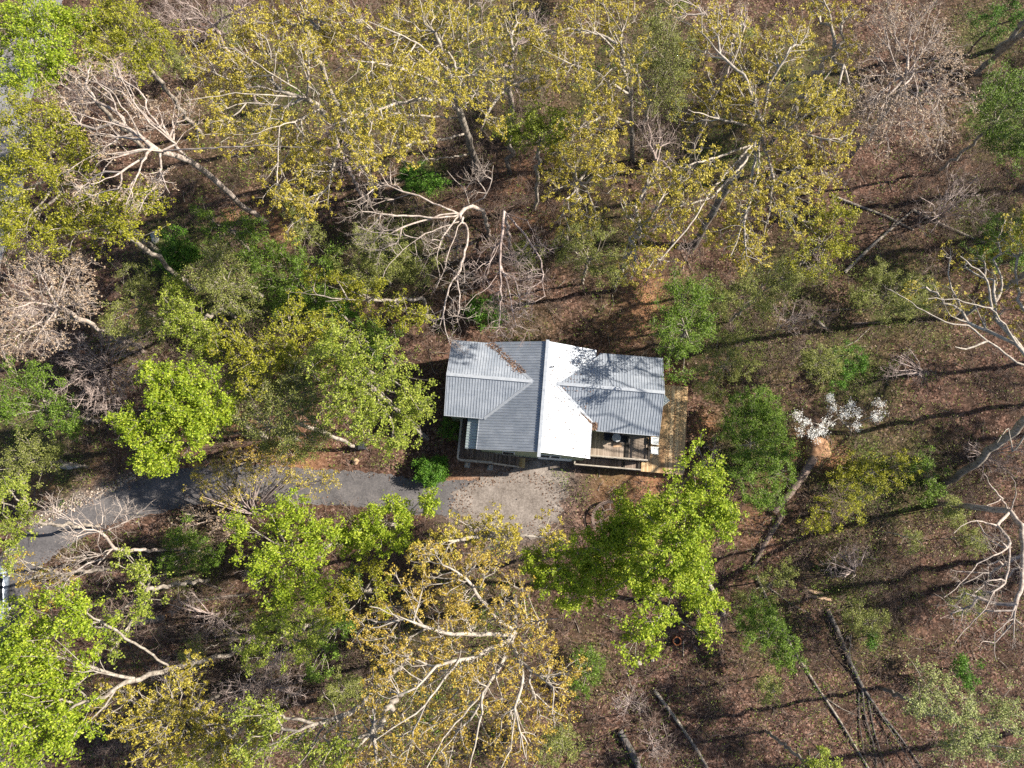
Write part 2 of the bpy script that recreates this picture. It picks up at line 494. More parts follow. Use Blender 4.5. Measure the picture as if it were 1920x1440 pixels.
GZ = (0.22 * np.sin(GX * 0.31 + 1.3 * np.sin(GY * 0.17)) * np.cos(GY * 0.27 + 0.6) + 0.08 * np.sin(GX * 1.1 + GY * 0.7) * np.sin(GY * 0.9 - GX * 0.4))
GZ = (GZ - 0.05) * (1 - np.clip(flat * 1.3, 0, 1))
GZ = np.where((np.abs(GX) > 70) | (GY > 70) | (GY < -30), 0, GZ)


def gz(x, y):
    i = int(np.clip(np.searchsorted(xs, x) - 1, 0, len(xs) - 2)); j = int(np.clip(np.searchsorted(ys, y) - 1, 0, len(ys) - 2))
    return float(GZ[j, i])


V = np.stack([GX, GY, GZ], -1).reshape(-1, 3)
nx, ny = len(xs), len(ys)
ii, jj = np.meshgrid(np.arange(nx - 1), np.arange(ny - 1), indexing='xy')
b0 = (jj * nx + ii).ravel()
ground = mesh_np("ground", V, np.stack([b0, b0 + 1, b0 + nx + 1, b0 + nx], 1), M["ground"], smooth=True)
prop(ground, kind="structure")
# surface cover: bare clay (r), moss and grass (g), pale gravel spill (b); photo pixel, radius, strength
CLAY = [(1530, 850, 22, 1), (1560, 860, 30, .7), (1500, 840, 28, .6), (1470, 900, 26, .35), (1230, 905, 60, .6), (1150, 925, 40, .4), (1215, 560, 40, .6), (1205, 580, 40, .4),
        (900, 900, 50, .5), (860, 905, 30, .5), (1300, 880, 22, .6), (1320, 800, 24, .6), (1310, 960, 30, .5), (980, 340, 40, .35), (1000, 420, 40, .35), (1420, 985, 40, .35),
        (500, 420, 30, .6), (530, 430, 30, .5), (440, 395, 25, .5), (200, 905, 40, .4), (260, 850, 45, .4), (330, 870, 50, .35), (560, 860, 60, .45), (250, 1230, 50, .3),
        (60, 915, 30, .5), (500, 1125, 40, .3), (1240, 700, 30, .6), (1180, 610, 40, .3), (450, 790, 30, .5)]
MOSS = [(330, 470, 60, .7), (430, 560, 120, .5), (560, 560, 90, .5), (740, 470, 90, .6), (800, 330, 40, .6), (1290, 600, 70, .7), (1420, 640, 90, .35), (1420, 830, 80, .6),
        (1620, 890, 90, .6), (1720, 880, 70, .55), (1600, 700, 70, .6), (1560, 640, 60, .3), (1700, 560, 90, .5), (1850, 420, 80, .5), (1880, 230, 70, .6), (1850, 60, 70, .5),
        (60, 820, 90, .5), (130, 890, 50, .4), (360, 1050, 60, .5), (450, 1190, 60, .4), (1120, 440, 80, .4), (1600, 1090, 80, .3), (1640, 1200, 60, .25), (1480, 520, 70, .45),
        (1440, 1180, 60, .4), (1100, 1250, 50, .35), (1150, 900, 40, .4), (1560, 1010, 60, .2), (1000, 620, 60, .2), (1160, 590, 60, .15), (120, 1000, 40, .4), (250, 640, 60, .3), (900, 100, 180, .4), (1180, 150, 150, .4), (500, 200, 150, .35), (1320, 280, 110, .4), (700, 200, 120, .35), (1100, 300, 80, .3), (780, 1300, 160, .35), (900, 1150, 100, .3), (560, 1180, 90, .4), (1500, 150, 100, .4)]
GRAV = [(110, 955, 16, .9), (150, 935, 16, .9), (190, 918, 16, .9), (230, 902, 14, .8), (70, 985, 16, .7), (20, 115, 60, .9), (955, 940, 70, .85), (1010, 900, 60, .6), (880, 960, 40, .6), (1050, 900, 30, .5), (270, 890, 14, .6), (440, 860, 20, .3)]
cov = np.zeros((len(V), 4), dtype=np.float32); cov[:, 3] = 1
for ch, lst in ((0, CLAY), (1, MOSS), (2, GRAV)):
    for u, v, r, s in lst:
        c = P(u, v); rm = r * mpp(u, v)
        cov[:, ch] = np.maximum(cov[:, ch], s * np.exp(-((V[:, 0] - c[0]) ** 2 + (V[:, 1] - c[1]) ** 2) / (rm * rm)))
ca = ground.data.color_attributes.new("cover", 'FLOAT_COLOR', 'POINT')
ca.data.foreach_set("color", cov.ravel())


def strip(name, pts, mat, z, jit=0.12, seed=1):
    rs = np.random.RandomState(seed)
    pc = np.array([P(u, v)[:2] for u, v, w in pts]); pw = np.array([w for u, v, w in pts])
    # smooth the centre line
    tt = np.linspace(0, len(pc) - 1, (len(pc) - 1) * 12 + 1)
    cx = np.interp(tt, np.arange(len(pc)), pc[:, 0]); cy = np.interp(tt, np.arange(len(pc)), pc[:, 1]); cw = np.interp(tt, np.arange(len(pc)), pw)
    for _ in range(30):
        for a in (cx, cy, cw): a[1:-1] = a[1:-1] * 0.5 + (a[:-2] + a[2:]) * 0.25
    tx, ty = np.gradient(cx), np.gradient(cy)
    tl = np.hypot(tx, ty); nx_, ny_ = -ty / tl, tx / tl
    e1 = cw + rs.uniform(-jit, jit, len(cw)); e2 = cw + rs.uniform(-jit, jit, len(cw))
    rows = []
    for f in (-1, -0.5, 0, 0.5, 1):
        w = np.where(f < 0, e1, e2) * f
        rows.append(np.stack([cx + nx_ * w, cy + ny_ * w, np.full_like(cx, z + (0.03 if abs(f) < .6 else 0))], 1))
    V = np.stack(rows, 1).reshape(-1, 3)
    n = len(cx); q = []
    for i in range(n - 1):
        for j in range(4):
            q.append((i * 5 + j, i * 5 + j + 1, i * 5 + 6 + j, i * 5 + 5 + j))
    o = mesh_np(name, V, np.array(q)[:, ::-1], mat, smooth=True)
    return prop(o, kind="structure"), cx, cy, nx_, ny_, cw


drv, dcx, dcy, dnx, dny, dcw = strip("driveway", DRIVE, M["asphalt"], 0.03)
strip("road", [(120, -160, 2.0), (95, -20, 1.9), (70, 60, 1.9), (35, 130, 2.0), (25, 220, 1.9), (20, 320, 1.9), (-10, 430, 2.0), (-60, 560, 2.0)], M["oldroad"], 0.35, seed=2)


def pad(name, pix, mat, z, seed, kind="structure"):
    rs = np.random.RandomState(seed)
    p = np.array([P(u, v)[:2] for u, v in pix])
    n = len(p); t = np.linspace(0, n, n * 16, endpoint=False)
    px_ = np.interp(t, np.arange(n + 1), np.append(p[:, 0], p[0, 0])); py_ = np.interp(t, np.arange(n + 1), np.append(p[:, 1], p[0, 1]))
    for _ in range(12):
        px_ = px_ * .5 + (np.roll(px_, 1) + np.roll(px_, -1)) * .25; py_ = py_ * .5 + (np.roll(py_, 1) + np.roll(py_, -1)) * .25
    c = np.array([px_.mean(), py_.mean()])
    th = np.linspace(0, 2 * math.pi, len(px_), endpoint=False)
    k_ = 1 + sum(rs.uniform(.015, .05) * np.sin(f_ * th + rs.uniform(0, 6.3)) for f_ in (5, 9, 13, 19)) + rs.uniform(-.035, .035, len(px_))
    px_ = c[0] + (px_ - c[0]) * k_; py_ = c[1] + (py_ - c[1]) * k_
    ring0 = np.stack([px_, py_, np.full_like(px_, z)], 1)
    ring1 = np.stack([c[0] + (px_ - c[0]) * .5, c[1] + (py_ - c[1]) * .5, np.full_like(px_, z + .02)], 1)
    ring2 = np.stack([c[0] + (px_ - c[0]) * .02, c[1] + (py_ - c[1]) * .02, np.full_like(px_, z + .03)], 1)
    V = np.concatenate([ring0, ring1, ring2]); m = len(px_); q = []
    for k in range(2):
        for i in range(m): q.append((k * m + i, k * m + (i + 1) % m, (k + 1) * m + (i + 1) % m, (k + 1) * m + i))
    return prop(mesh_np(name, V, np.array(q), mat, smooth=True), kind=kind)


pad("gravel_pad", [(838, 940), (880, 905), (930, 890), (985, 868), (1050, 866), (1062, 900), (1058, 945), (1040, 985), (1000, 1010), (930, 1010), (870, 985)], M["gravel"], 0.075, 5)

# ------------------------------------------------------------------ the house
house = empty("house", HW(0, 0, 0), "sage green house under a grey ribbed metal cross gable roof", "house", rotz=YAW)
ZE, ZR, PC, PW = 4.5, 5.9, 0.376, 0.44
ZC = ZR + 0.957 * PC                                     # central ridge


def zc(x): return ZC - PC * abs(x)
def zw(y): return ZR - PW * abs(y)
def vx(y): return (PW * abs(y) + (ZC - ZR)) / PC            # where the wing slope meets the main slope


w = MB(); w.box(-4.75, 3.9, -5.5, 3.0, 0.0, 4.3); w.box(-7.6, -4.75, -2.85, 2.95, 0.0, 4.35); w.box(3.9, 9.4, -3.0, 2.9, 0.0, 4.35)
for s in (-1,):                                             # gable fills under the roofs
    w.bm.faces.new([w.bm.verts.new(c) for c in ((-4.75, -5.5, 4.3), (3.9, -5.5, 4.3), (3.9, -5.5, zc(3.9) - .09), (0, -5.5, ZC - .1), (-4.75, -5.5, zc(4.75) - .09))])
w.bm.faces.new([w.bm.verts.new(c) for c in ((-7.6, 2.95, 4.35), (-7.6, -2.85, 4.35), (-7.6, -2.85, zw(2.85) - .09), (-7.6, 0, ZR - .1), (-7.6, 2.95, zw(2.95) - .09))])
w.bm.faces.new([w.bm.verts.new(c) for c in ((9.4, -3.0, 4.35), (9.4, 2.9, 4.35), (9.4, 2.9, zw(2.9) - .09), (9.4, 0, ZR - .1), (9.4, -3.0, zw(3.0) - .09))])
w.bm.faces.new([w.bm.verts.new(c) for c in ((3.9, 3.0, 4.3), (-4.75, 3.0, 4.3), (-4.75, 3.0, zc(4.75) - .09), (0, 3.0, ZC - .1), (3.9, 3.0, zc(3.9) - .09))])
w.build("wall", M["siding"], house)

YN, YS, YNR, YSR = 3.28, -3.15, 3.2, -3.35
XWL, XWR, XCW, XCE, YF, YB = -7.92, 9.68, -5.05, 4.15, -5.66, 3.36
yE = (PC * XCE - (ZC - ZR)) / PW                            # |y| where the east valley reaches the east eave
slopes = {
    "west_south": ([(XWL, 0), (-vx(0), 0), (-vx(YS), YS), (XWL, YS)], 'w', 'x'),
    "west_north": ([(-vx(0), 0), (XWL, 0), (XWL, YN), (-vx(YN), YN)], 'w', 'x'),
    "east_south": ([(vx(0), 0), (XWR, 0), (XWR, YSR), (4.55, YSR), (XCE, -yE)], 'w', 'x'),
    "east_north": ([(XWR, 0), (vx(0), 0), (XCE, yE), (4.5, YNR), (XWR, YNR)], 'w', 'x'),
    "main_west": ([(0, YB), (-vx(YN), YB), (-vx(0), 0), (-vx(YS), YS), (XCW, YS), (XCW, YF), (0, YF)], 'c', 'y'),
    "main_east": ([(0, YF), (XCE, YF), (XCE, -yE), (vx(0), 0), (XCE, yE), (XCE, YB), (0, YB)], 'c', 'y'),
}


def clip_line(poly, axis, c):
    """intervals of the polygon along the line axis = c"""
    hits = []
    n = len(poly)
    for i in range(n):
        p, q = poly[i], poly[(i + 1) % n]
        a, b = p[axis] - c, q[axis] - c
        if (a < 0) != (b < 0):
            t = a / (a - b)
            hits.append(p[1 - axis] + t * (q[1 - axis] - p[1 - axis]))
    hits.sort()
    return list(zip(hits[0::2], hits[1::2]))


for nm, (poly, kind, along) in slopes.items():
    zf = (lambda x, y: zw(y)) if kind == 'w' else (lambda x, y: zc(x))
    mb = MB(); mb.slab([(x, y, zf(x, y)) for x, y in poly], 0.09)
    ro = mb.build("roof", M["roof"], house)
    rb = MB()
    ax = 0 if along == 'x' else 1
    lo = min(p[ax] for p in poly); hi = max(p[ax] for p in poly)
    c = lo + 0.1
    while c < hi - 0.05:
        for a, b in clip_line(poly, ax, c):
            if b - a < 0.08: continue
            if ax == 0: p0, p1 = (c, a), (c, b)
            else: p0, p1 = (a, c), (b, c)
            rb.bar((p0[0], p0[1], zf(*p0) + 0.006), (p1[0], p1[1], zf(*p1) + 0.006), 0.045, 0.036)
        c += 0.2286
    rb.build("rib", M["rib"], ro)

t = MB()
t.bar((0, YB + 0.1, ZC + .03), (0, YF - .42, ZC + .03), 0.26, 0.06)
t.build("ridge_cap", M["trim"], house)
t = MB(); t.bar((XWL - .03, 0, ZR + .03), (-vx(0) - .05, 0, ZR + .03), 0.26, 0.05); t.build("ridge_cap", M["trim"], house)
t = MB(); t.bar((vx(0) + .1, 0, ZR + .03), (XWR + .03, 0, ZR + .03), 0.26, 0.05); t.build("ridge_cap", M["trim"], house)
for (x0, y0, x1, y1) in ((-vx(0), 0, -vx(YS), YS), (-vx(0), 0, -vx(YN), YN), (vx(0), 0, XCE, -yE), (vx(0), 0, XCE, yE)):
    t = MB(); t.bar((x0, y0, zw(y0) + .035), (x1, y1, zw(y1) + .035), 0.2, 0.05)
    t.build("valley_flashing", M["trim"], house)
fb = MB()
for a, b in (((XCW, YF, zc(XCW)), (0, YF, ZC)), ((0, YF, ZC), (XCE, YF, zc(XCE))), ((XWL, YS, zw(YS)), (-vx(YS), YS, zw(YS))), ((XWR, YSR, zw(YSR)), (4.55, YSR, zw(YSR))),
             ((XCE, YF, zc(XCE)), (XCE, -yE, zc(XCE))), ((XCW, YF, zc(XCW)), (XCW, YS, zc(XCW))), ((XWL, YS, zw(YS)), (XWL, 0, ZR)), ((XWL, 0, ZR), (XWL, YN, zw(YN))),
             ((XWR, YSR, zw(YSR)), (XWR, 0, ZR)), ((XWR, 0, ZR), (XWR, YNR, zw(YNR)))):
    av, bv = Vector(a), Vector(b)
    fb.bar(av - Vector((0, 0, .06)), bv - Vector((0, 0, .06)), 0.05, 0.16)
fb.build("fascia", M["trim"], house)
pr = MB(); pr.slab([(-5.02, -3.12, 4.12), (-6.02, -3.12, 3.82), (-6.02, -5.62, 3.82), (-5.02, -5.62, 4.12)], 0.06)
po = pr.build("porch_roof", M["roofgreen"], house); po["label"] = "lower greenish metal porch roof"
rb = MB()
for k in range(11):
    y = -3.25 - k * 0.229
    rb.bar((-5.03, y, 4.128), (-6.0, y, 3.835), 0.05, 0.045)
rb.build("rib", M["rib"], po)
pv = MB(); pv.cyl((0.62, 1.3), .06, .06, zc(.62) - .05, zc(.62) + .35, 10); pv.build("vent_pipe", M["darkmetal"], house)
for x0, x1 in ((0.3, 1.0), (1.15, 1.85), (-2.9, -2.0)):
    f = MB(); f.box(x0 - .07, x1 + .07, -5.56, -5.503, 1.7, 3.2)
    fo = f.build("window", M["whitepaint"], house)
    g = MB(); g.box(x0, x1, -5.585, -5.565, 1.78, 3.12); g.build("pane", M["glass"], fo)
f = MB(); f.box(0.1, 3.0, -5.55, -5.505, 0.05, 1.5)
for k in range(3): f.box(0.15, 2.95, -5.575, -5.552, 0.12 + .46 * k, 0.5 + .46 * k)
f.build("garage_door", M["whitepaint"], house)
f = MB(); f.box(5.4, 7.2, -3.05, -3.003, 1.55, 3.6); fo = f.build("door", M["whitepaint"], house)
g = MB(); g.box(5.5, 6.25, -3.075, -3.055, 1.65, 3.5); g.box(6.35, 7.1, -3.075, -3.055, 1.65, 3.5); g.build("pane", M["glass"], fo)
f = MB(); f.box(-6.3, -5.4, -2.905, -2.855, 1.55, 3.6); f.build("door", M["darkmetal"], house)
# wind-blown leaves caught in the east valley and on the roof
rs = np.random.RandomState(3)
pts = []
for k in range(900):
    s = rs.uniform(0.55, 1.06); d = abs(rs.normal(0, .16)) * (0.4 + s)
    x = s * XCE + d * .5; y = -s * yE - d
    if s > .98: x = XCE + rs.uniform(0, .45); y = -yE - rs.uniform(0, .62)
    pts.append((x, y, max(zw(y), 0) + rs.uniform(.03, .12)))
for k in range(500):
    s = rs.uniform(0.2, 1.0); d = rs.normal(0, .14)
    x = -vx(0) * (1 - s) - vx(YN) * s + d; y = s * YN + d * .6
    pts.append((x, min(y, YN), max(zw(y), zc(x)) + rs.uniform(.03, .08)))
for k in range(250):
    x = rs.uniform(0.3, 4.0); y = rs.uniform(-5.5, 3.2)
    pts.append((x, y, max(zc(x), zw(y) if x > vx(y) else 0) + .05))
Vl, Ql = leaf_quads(rs, np.array(pts), 0.12, 1.5)
M["litter"] = leaf_mat("leaf_fallen", (0.07, 0.04, 0.025), (0.15, 0.085, 0.055), (0.30, 0.19, 0.13), 0.1)
lo_ = mesh_np("fallen_leaves", Vl, Ql, M["litter"], house); lo_["kind"] = "stuff"

# ------------------------------------------------------------------ decks
def railing(parent, pts, z, mat, h=0.95, gap=1.3, name="railing", cap=0.12):
    r = MB()
    for (x0, y0), (x1, y1) in zip(pts[:-1], pts[1:]):
        L = math.hypot(x1 - x0, y1 - y0); n = max(1, int(round(L / gap)))
        for i in range(n + 1):
            t = i / n; x, y = x0 + (x1 - x0) * t, y0 + (y1 - y0) * t
            r.box(x - .045, x + .045, y - .045, y + .045, z, z + h - .025)
        r.bar((x0, y0, z + h), (x1, y1, z + h), cap, 0.045)
        r.bar((x0, y0, z + .12), (x1, y1, z + .12), .05, .07)
        m = int(L / .13)
        for i in range(1, m):
            t = i / m; x, y = x0 + (x1 - x0) * t, y0 + (y1 - y0) * t
            r.box(x - .014, x + .014, y - .014, y + .014, z + .15, z + h - .03)
    return r.build(name, mat, parent)


DZ = 1.5
ld = empty("deck", HW(-6, -5, 0), "weathered brown porch deck with pale railing and stairs, by the greenish porch roof", "deck", rotz=YAW)
def sh(mb_obj, ox, oy):                                       # meshes are built in house axes: shift into the deck's own
    mb_obj.data.transform(Matrix.Translation((-ox, -oy, 0))); return mb_obj
LX, LY = -6, -5
f = MB(); f.prism([(-6.7, -6.5), (-3.7, -6.5), (-3.7, -5.53), (-4.8, -5.53), (-4.8, -2.9), (-6.7, -2.9)], DZ - .05, DZ); sh(f.build("floor", M["deck"], ld), LX, LY)
f = MB(); f.box(-6.68, -3.72, -6.48, -6.43, DZ - .3, DZ - .055); f.box(-6.68, -6.63, -6.42, -2.9, DZ - .3, DZ - .055); sh(f.build("joist", M["railwood"], ld), LX, LY)
sh(railing(ld, [(-6.65, -2.95), (-6.65, -6.3), (-6.5, -6.46), (-3.72, -6.46)], DZ, M["railwood"], cap=.16), LX, LY)
for (x, y) in ((-5.95, -6.62), (-3.95, -6.66)):
    f = MB(); f.box(x - .24, x + .24, y - .24, y + .2, 0.0, .14); fo = sh(f.build("footing", M["concrete"], ld), LX, LY)
    f = MB(); f.box(x - .07, x + .07, y - .07, y + .07, .14, DZ - .31); sh(f.build("post", M["railwood"], ld), LX, LY)
f = MB(); f.box(-6.6, -6.46, -3.4, -3.26, 0.0, DZ - .31); sh(f.build("post", M["railwood"], ld), LX, LY)
f = MB(); f.box(-5.95, -5.87, -5.55, -5.47, DZ, 3.78); sh(f.build("post", M["railwood"], ld), LX, LY)
ns_ = 6
for k in range(ns_):
    x0 = -3.68 + k * 0.37; z = DZ - (k + 1) * (DZ - .28) / (ns_ + 1)
    f = MB(); f.box(x0, x0 + .35, -6.42, -5.58, z - .04, z); sh(f.build("tread", M["deck"], ld), LX, LY)
f = MB(); f.bar((-3.7, -6.46, DZ - .15), (-1.3, -6.46, .2), .05, .26); f.bar((-3.7, -5.55, DZ - .15), (-1.3, -5.55, .2), .05, .26)
sh(f.build("stringer", M["railwood"], ld), LX, LY)
f = MB(); f.bar((-3.72, -6.5, DZ + .93), (-1.5, -6.5, .28 + .85), .1, .05); f.box(-1.58, -1.5, -6.54, -6.46, 0, 1.13)
f.box(-2.7, -2.62, -6.54, -6.46, .3, 1.66); sh(f.build("handrail", M["railwood"], ld), LX, LY)
f = MB(); f.box(-1.46, -.98, -6.5, -5.62, .2, .28); f.box(-1.42, -1.02, -6.46, -5.66, 0, .195)
lo2 = sh(f.build("landing", M["newwood"], ld), LX, LY); lo2["label"] = "new yellow wood bottom step"

RX, RY = 6.7, -4.1
rd = empty("deck", HW(RX, RY, 0), "weathered grey brown deck with dark side rail and lower walkway", "deck", rotz=YAW)
f = MB(); f.box(4.0, 9.35, -5.18, -3.005, DZ - .05, DZ); sh(f.build("floor", M["deck2"], rd), RX, RY)
f = MB(); f.box(7.45, 7.75, -5.15, -3.4, DZ + .004, DZ + .09); sh(f.build("threshold", M["darkrail"], rd), RX, RY)
f = MB(); f.box(4.02, 9.33, -5.16, -5.1, DZ - .3, DZ - .055); f.box(9.27, 9.33, -5.09, -3.0, DZ - .3, DZ - .055); sh(f.build("joist", M["darkrail"], rd), RX, RY)
sh(railing(rd, [(9.3, -3.05), (9.3, -5.14)], DZ, M["darkrail"], cap=.16), RX, RY)
sh(railing(rd, [(9.22, -5.15), (4.1, -5.15)], DZ, M["railwood"], cap=.1), RX, RY)
f = MB(); f.box(3.2, 8.85, -5.95, -5.2, .78, .83); fo = sh(f.build("walkway", M["deck"], rd), RX, RY)
sh(railing(rd, [(3.22, -5.3), (3.22, -5.9), (8.85, -5.9)], .83, M["railwood"], h=.7, cap=.1), RX, RY)
for x in (4.3, 6.6, 8.9):
    f = MB(); f.box(x - .06, x + .06, -5.13, -5.02, 0, DZ - .31); sh(f.build("post", M["darkrail"], rd), RX, RY)
for x in (7.5, 8.78):
    f = MB(); f.box(x - .09, x + .09, -5.96, -5.3, .84, .95); sh(f.build("step", M["darkrail"], rd), RX, RY)

TX, TY = 11, -3
td = empty("deck", HW(TX, TY, 0), "new tan wooden deck wrapping the end of the house, dappled with sun", "deck", rotz=YAW)
f = MB(); f.prism([(9.38, -5.2), (8.95, -5.2), (8.95, -5.98), (12.62, -5.98), (12.72, 1.75), (9.45, 1.75), (9.45, -3.0), (9.38, -3.0)], .9, .96); sh(f.build("floor", M["newdeck"], td), TX, TY)
f = MB(); f.box(8.97, 12.58, -5.95, -5.9, .62, .895); f.box(12.55, 12.6, -5.89, 1.7, .62, .895); f.box(9.5, 12.54, 1.65, 1.7, .62, .895); sh(f.build("joist", M["plank"], td), TX, TY)
for x, y in ((12.4, -5.7), (12.45, -2.0), (12.5, 1.5), (9.7, 1.5), (9.2, -5.7)):
    f = MB(); f.box(x - .07, x + .07, y - .07, y + .07, 0, .615); sh(f.build("post", M["plank"], td), TX, TY)

# ------------------------------------------------------------------ furniture on the decks
def rbox(mb, c, sx, sy, z0, z1, a):
    ca_, sa = math.cos(a), math.sin(a)
    mb.prism([(c[0] + x * ca_ - y * sa, c[1] + x * sa + y * ca_) for x, y in ((-sx, -sy), (sx, -sy), (sx, sy), (-sx, sy))], z0, z1)


def chair(name, loc, rot, label, cat, seat_m, leg_m, group=None, w=.29, d=.29, sh_=.42):
    t = empty(name, loc, label, cat, group, rotz=rot)
    f = MB(); f.box(-w, w, -d, d, sh_ - .04, sh_); f.build("seat", seat_m, t, bevel=.012)
    f = MB()
    f.bm.faces.ensure_lookup_table()
    f.bar((0, d - .03, sh_ + .02), (0, d + .14, sh_ + .52), 2 * w, .04, up=(0, 1, 0)); f.build("backrest", seat_m, t)
    for sx in (-1, 1):
        f = MB(); f.box(sx * w - .03, sx * w + .03, -d, d, sh_ + .19, sh_ + .22); f.box(sx * w - .02, sx * w + .02, -d + .02, -d + .06, sh_ + .002, sh_ + .188); f.build("armrest", seat_m, t)
        for sy in (-1, 1):
            f = MB(); f.box(sx * (w - .03) - .022, sx * (w - .03) + .022, sy * (d - .03) - .022, sy * (d - .03) + .022, 0, sh_ - .042); f.build("leg", leg_m, t)
    return t


R = math.radians
chair("chair", HW(9.98, -3.35, .96), YAW + R(90), "white chair on the tan deck, nearest the house corner", "chair", M["whitepaint"], M["whitepaint"], "white chairs on the tan deck")
chair("chair", HW(9.98, -4.18, .96), YAW + R(90), "white chair on the tan deck, nearest the dark rail end", "chair", M["whitepaint"], M["whitepaint"], "white chairs on the tan deck")
chair("chair", HW(9.95, -2.5, .96), YAW + R(90), "white chair half under the roof edge, topmost of the row on the tan deck", "chair", M["whitepaint"], M["whitepaint"], "white chairs on the tan deck")
tb = empty("table", HW(10.3, .25, .96), "square white table turned to a diamond on the tan deck", "table", rotz=YAW + R(43))
f = MB(); f.box(-.52, .52, -.52, .52, .68, .72); f.build("tabletop", M["whitepaint"], tb, bevel=.01)
for sx in (-1, 1):
    for sy in (-1, 1):
        f = MB(); f.box(sx * .44 - .03, sx * .44 + .03, sy * .44 - .03, sy * .44 + .03, 0, .678); f.build("leg", M["whitepaint"], tb)
tb = empty("table", HW(6.55, -3.45, DZ), "round grey bistro table between two dark chairs under the eave", "table")
f = MB(); f.cyl((0, 0), .37, .37, .7, .73, 24); f.build("tabletop", M["greymetal"], tb)
f = MB(); f.cyl((0, 0), .035, .035, .03, .698, 10); f.build("pedestal", M["darkmetal"], tb)
f = MB(); f.cyl((0, 0), .24, .2, 0, .028, 16); f.build("foot", M["darkmetal"], tb)
chair("chair", HW(5.9, -3.45, DZ), YAW + R(90), "dark chair on the garage side of the round grey table", "chair", M["darkmetal"], M["darkmetal"])
chair("chair", HW(7.15, -3.5, DZ), YAW - R(90), "dark chair on the tan deck side of the round grey table", "chair", M["darkmetal"], M["darkmetal"])
f = MB(); f.box(-.36, .36, -.17, .17, 0, .025); o = f.build("door_mat", M["plank"]); o.location = HW(6.75, -3.98, DZ + .004); o.rotation_euler = (0, 0, YAW + R(8))
prop(o, "small tan mat lying before the round grey table", "mat")
st = empty("grill", HW(-5.95, -3.45, DZ), "small dark grill holding a tan square board on the porch deck", "grill", rotz=YAW + R(12))
f = MB(); f.box(-.3, .3, -.22, .22, .55, .85); f.build("body", M["darkmetal"], st, bevel=.03)
f = MB(); f.box(.02, .34, -.42, -.1, .87, .9); f.build("side_board", M["newwood"], st)
for sx in (-1, 1):
    for sy in (-1, 1):
        f = MB(); f.box(sx * .25 - .02, sx * .25 + .02, sy * .18 - .02, sy * .18 + .02, 0, .548); f.build("leg", M["darkmetal"], st)
pt = empty("flower_pot", HW(-6.35, -6.15, DZ), "dark round pot in the railing corner of the porch deck", "pot")
f = MB(); f.cyl((0, 0), .16, .22, 0, .36, 16); f.build("pot", M["darkmetal"], pt)
f = MB(); f.cyl((0, 0), .19, .19, .362, .37, 16); f.build("soil", M["brownbark"], pt)

# things on the ground
p = P(681, 838); bn = empty("rubbish_bin", (p[0], p[1], 0), "black wheeled bin beside the pale trunk by the driveway", "bin", rotz=R(5))
f = MB(); f.box(-.24, .24, -.3, .3, .04, .95); f.build("body", M["darkmetal"], bn, bevel=.03)
f = MB(); f.box(-.27, .27, -.33, .33, .955, 1.02); f.build("lid", M["darkmetal"], bn, bevel=.02)
for sx in (-1, 1):
    f = MB(); f.bar((sx * .2, .27, .1), (sx * .28, .27, .1), .18, .18); f.build("wheel", M["rubber"], bn)


def rock(name, c, r, mat, seed, label=None, cat=None, squash=.6, parent=None):
    bm = bmesh.new(); bmesh.ops.create_icosphere(bm, subdivisions=3, radius=1)
    rr = random.Random(seed); ph = [rr.uniform(0, 6.3) for _ in range(6)]
    for v in bm.verts:
        k = 1 + .16 * math.sin(3 * v.co.x + ph[0]) + .14 * math.sin(4 * v.co.y + ph[1]) + .1 * math.sin(5 * v.co.z + 3 * v.co.x + ph[2]) + .05 * math.sin(11 * v.co.x + 9 * v.co.y + ph[3])
        v.co = Vector((v.co.x * r[0], v.co.y * r[1], v.co.z * r[2])) * k
    me = bpy.data.meshes.new(name); bm.to_mesh(me); bm.free()
    for q in me.polygons: q.use_smooth = True
    me.materials.append(mat)
    o = bpy.data.objects.new(name, me); COL.objects.link(o)
    if parent is None: o.location = (c[0], c[1], c[2])
    else: o.parent = parent; o.location = tuple(c)
    return prop(o, label, cat)


p = P(667, 865); rock("boulder", (p[0], p[1], .1), (.34, .26, .25), M["plank"], 4, "round tan boulder beside the driveway near the black bin", "boulder")
p = P(1198, 1243); rock("rock", (p[0], p[1], .05), (.22, .17, .14), M["stone"], 5, "pale rock below the lime tree's lowest branch, larger of two", "rock")
p = P(1223, 1236); rock("rock", (p[0], p[1], .05), (.13, .2, .1), M["stone"], 6, "narrow pale rock nearest the rusty fire ring", "rock")
p = P(292, 445); rock("boulder", (p[0], p[1], .1), (.45, .5, .35), M["concrete"], 8, "grey boulder beside the deep green shrub", "boulder")
p = P(132, 874); rock("boulder", (p[0], p[1], .05), (.85, .3, .2), M["stone"], 9, "long pale slab of rock above the roadside stones", "boulder")
p = P(1268, 1201)
rg = empty("fire_ring", (p[0], p[1], 0), "rusty metal fire ring on the leaf litter", "fire ring")
n = 28
Vr, Qr = [], []
for i in range(n):
    a = 2 * math.pi * i / n
    for r_, z_ in ((.36, 0), (.36, .32), (.27, .32), (.27, 0)): Vr.append((r_ * math.cos(a), r_ * math.sin(a), z_))
for i in range(n):
    for k in range(4): Qr.append((i * 4 + k, i * 4 + (k + 1) % 4, ((i + 1) % n) * 4 + (k + 1) % 4, ((i + 1) % n) * 4 + k))
mesh_np("ring", Vr, Qr, M["rust"], rg)
f = MB(); f.cyl((0, 0), .26, .26, .01, .06, 20); f.build("ash_bed", M["darkmetal"], rg)
p = P(1143, 974)
bc = empty("curved_bench", (p[0], p[1], 0), "curved weathered wooden bench half hidden by the lime tree", "bench")
f = MB()
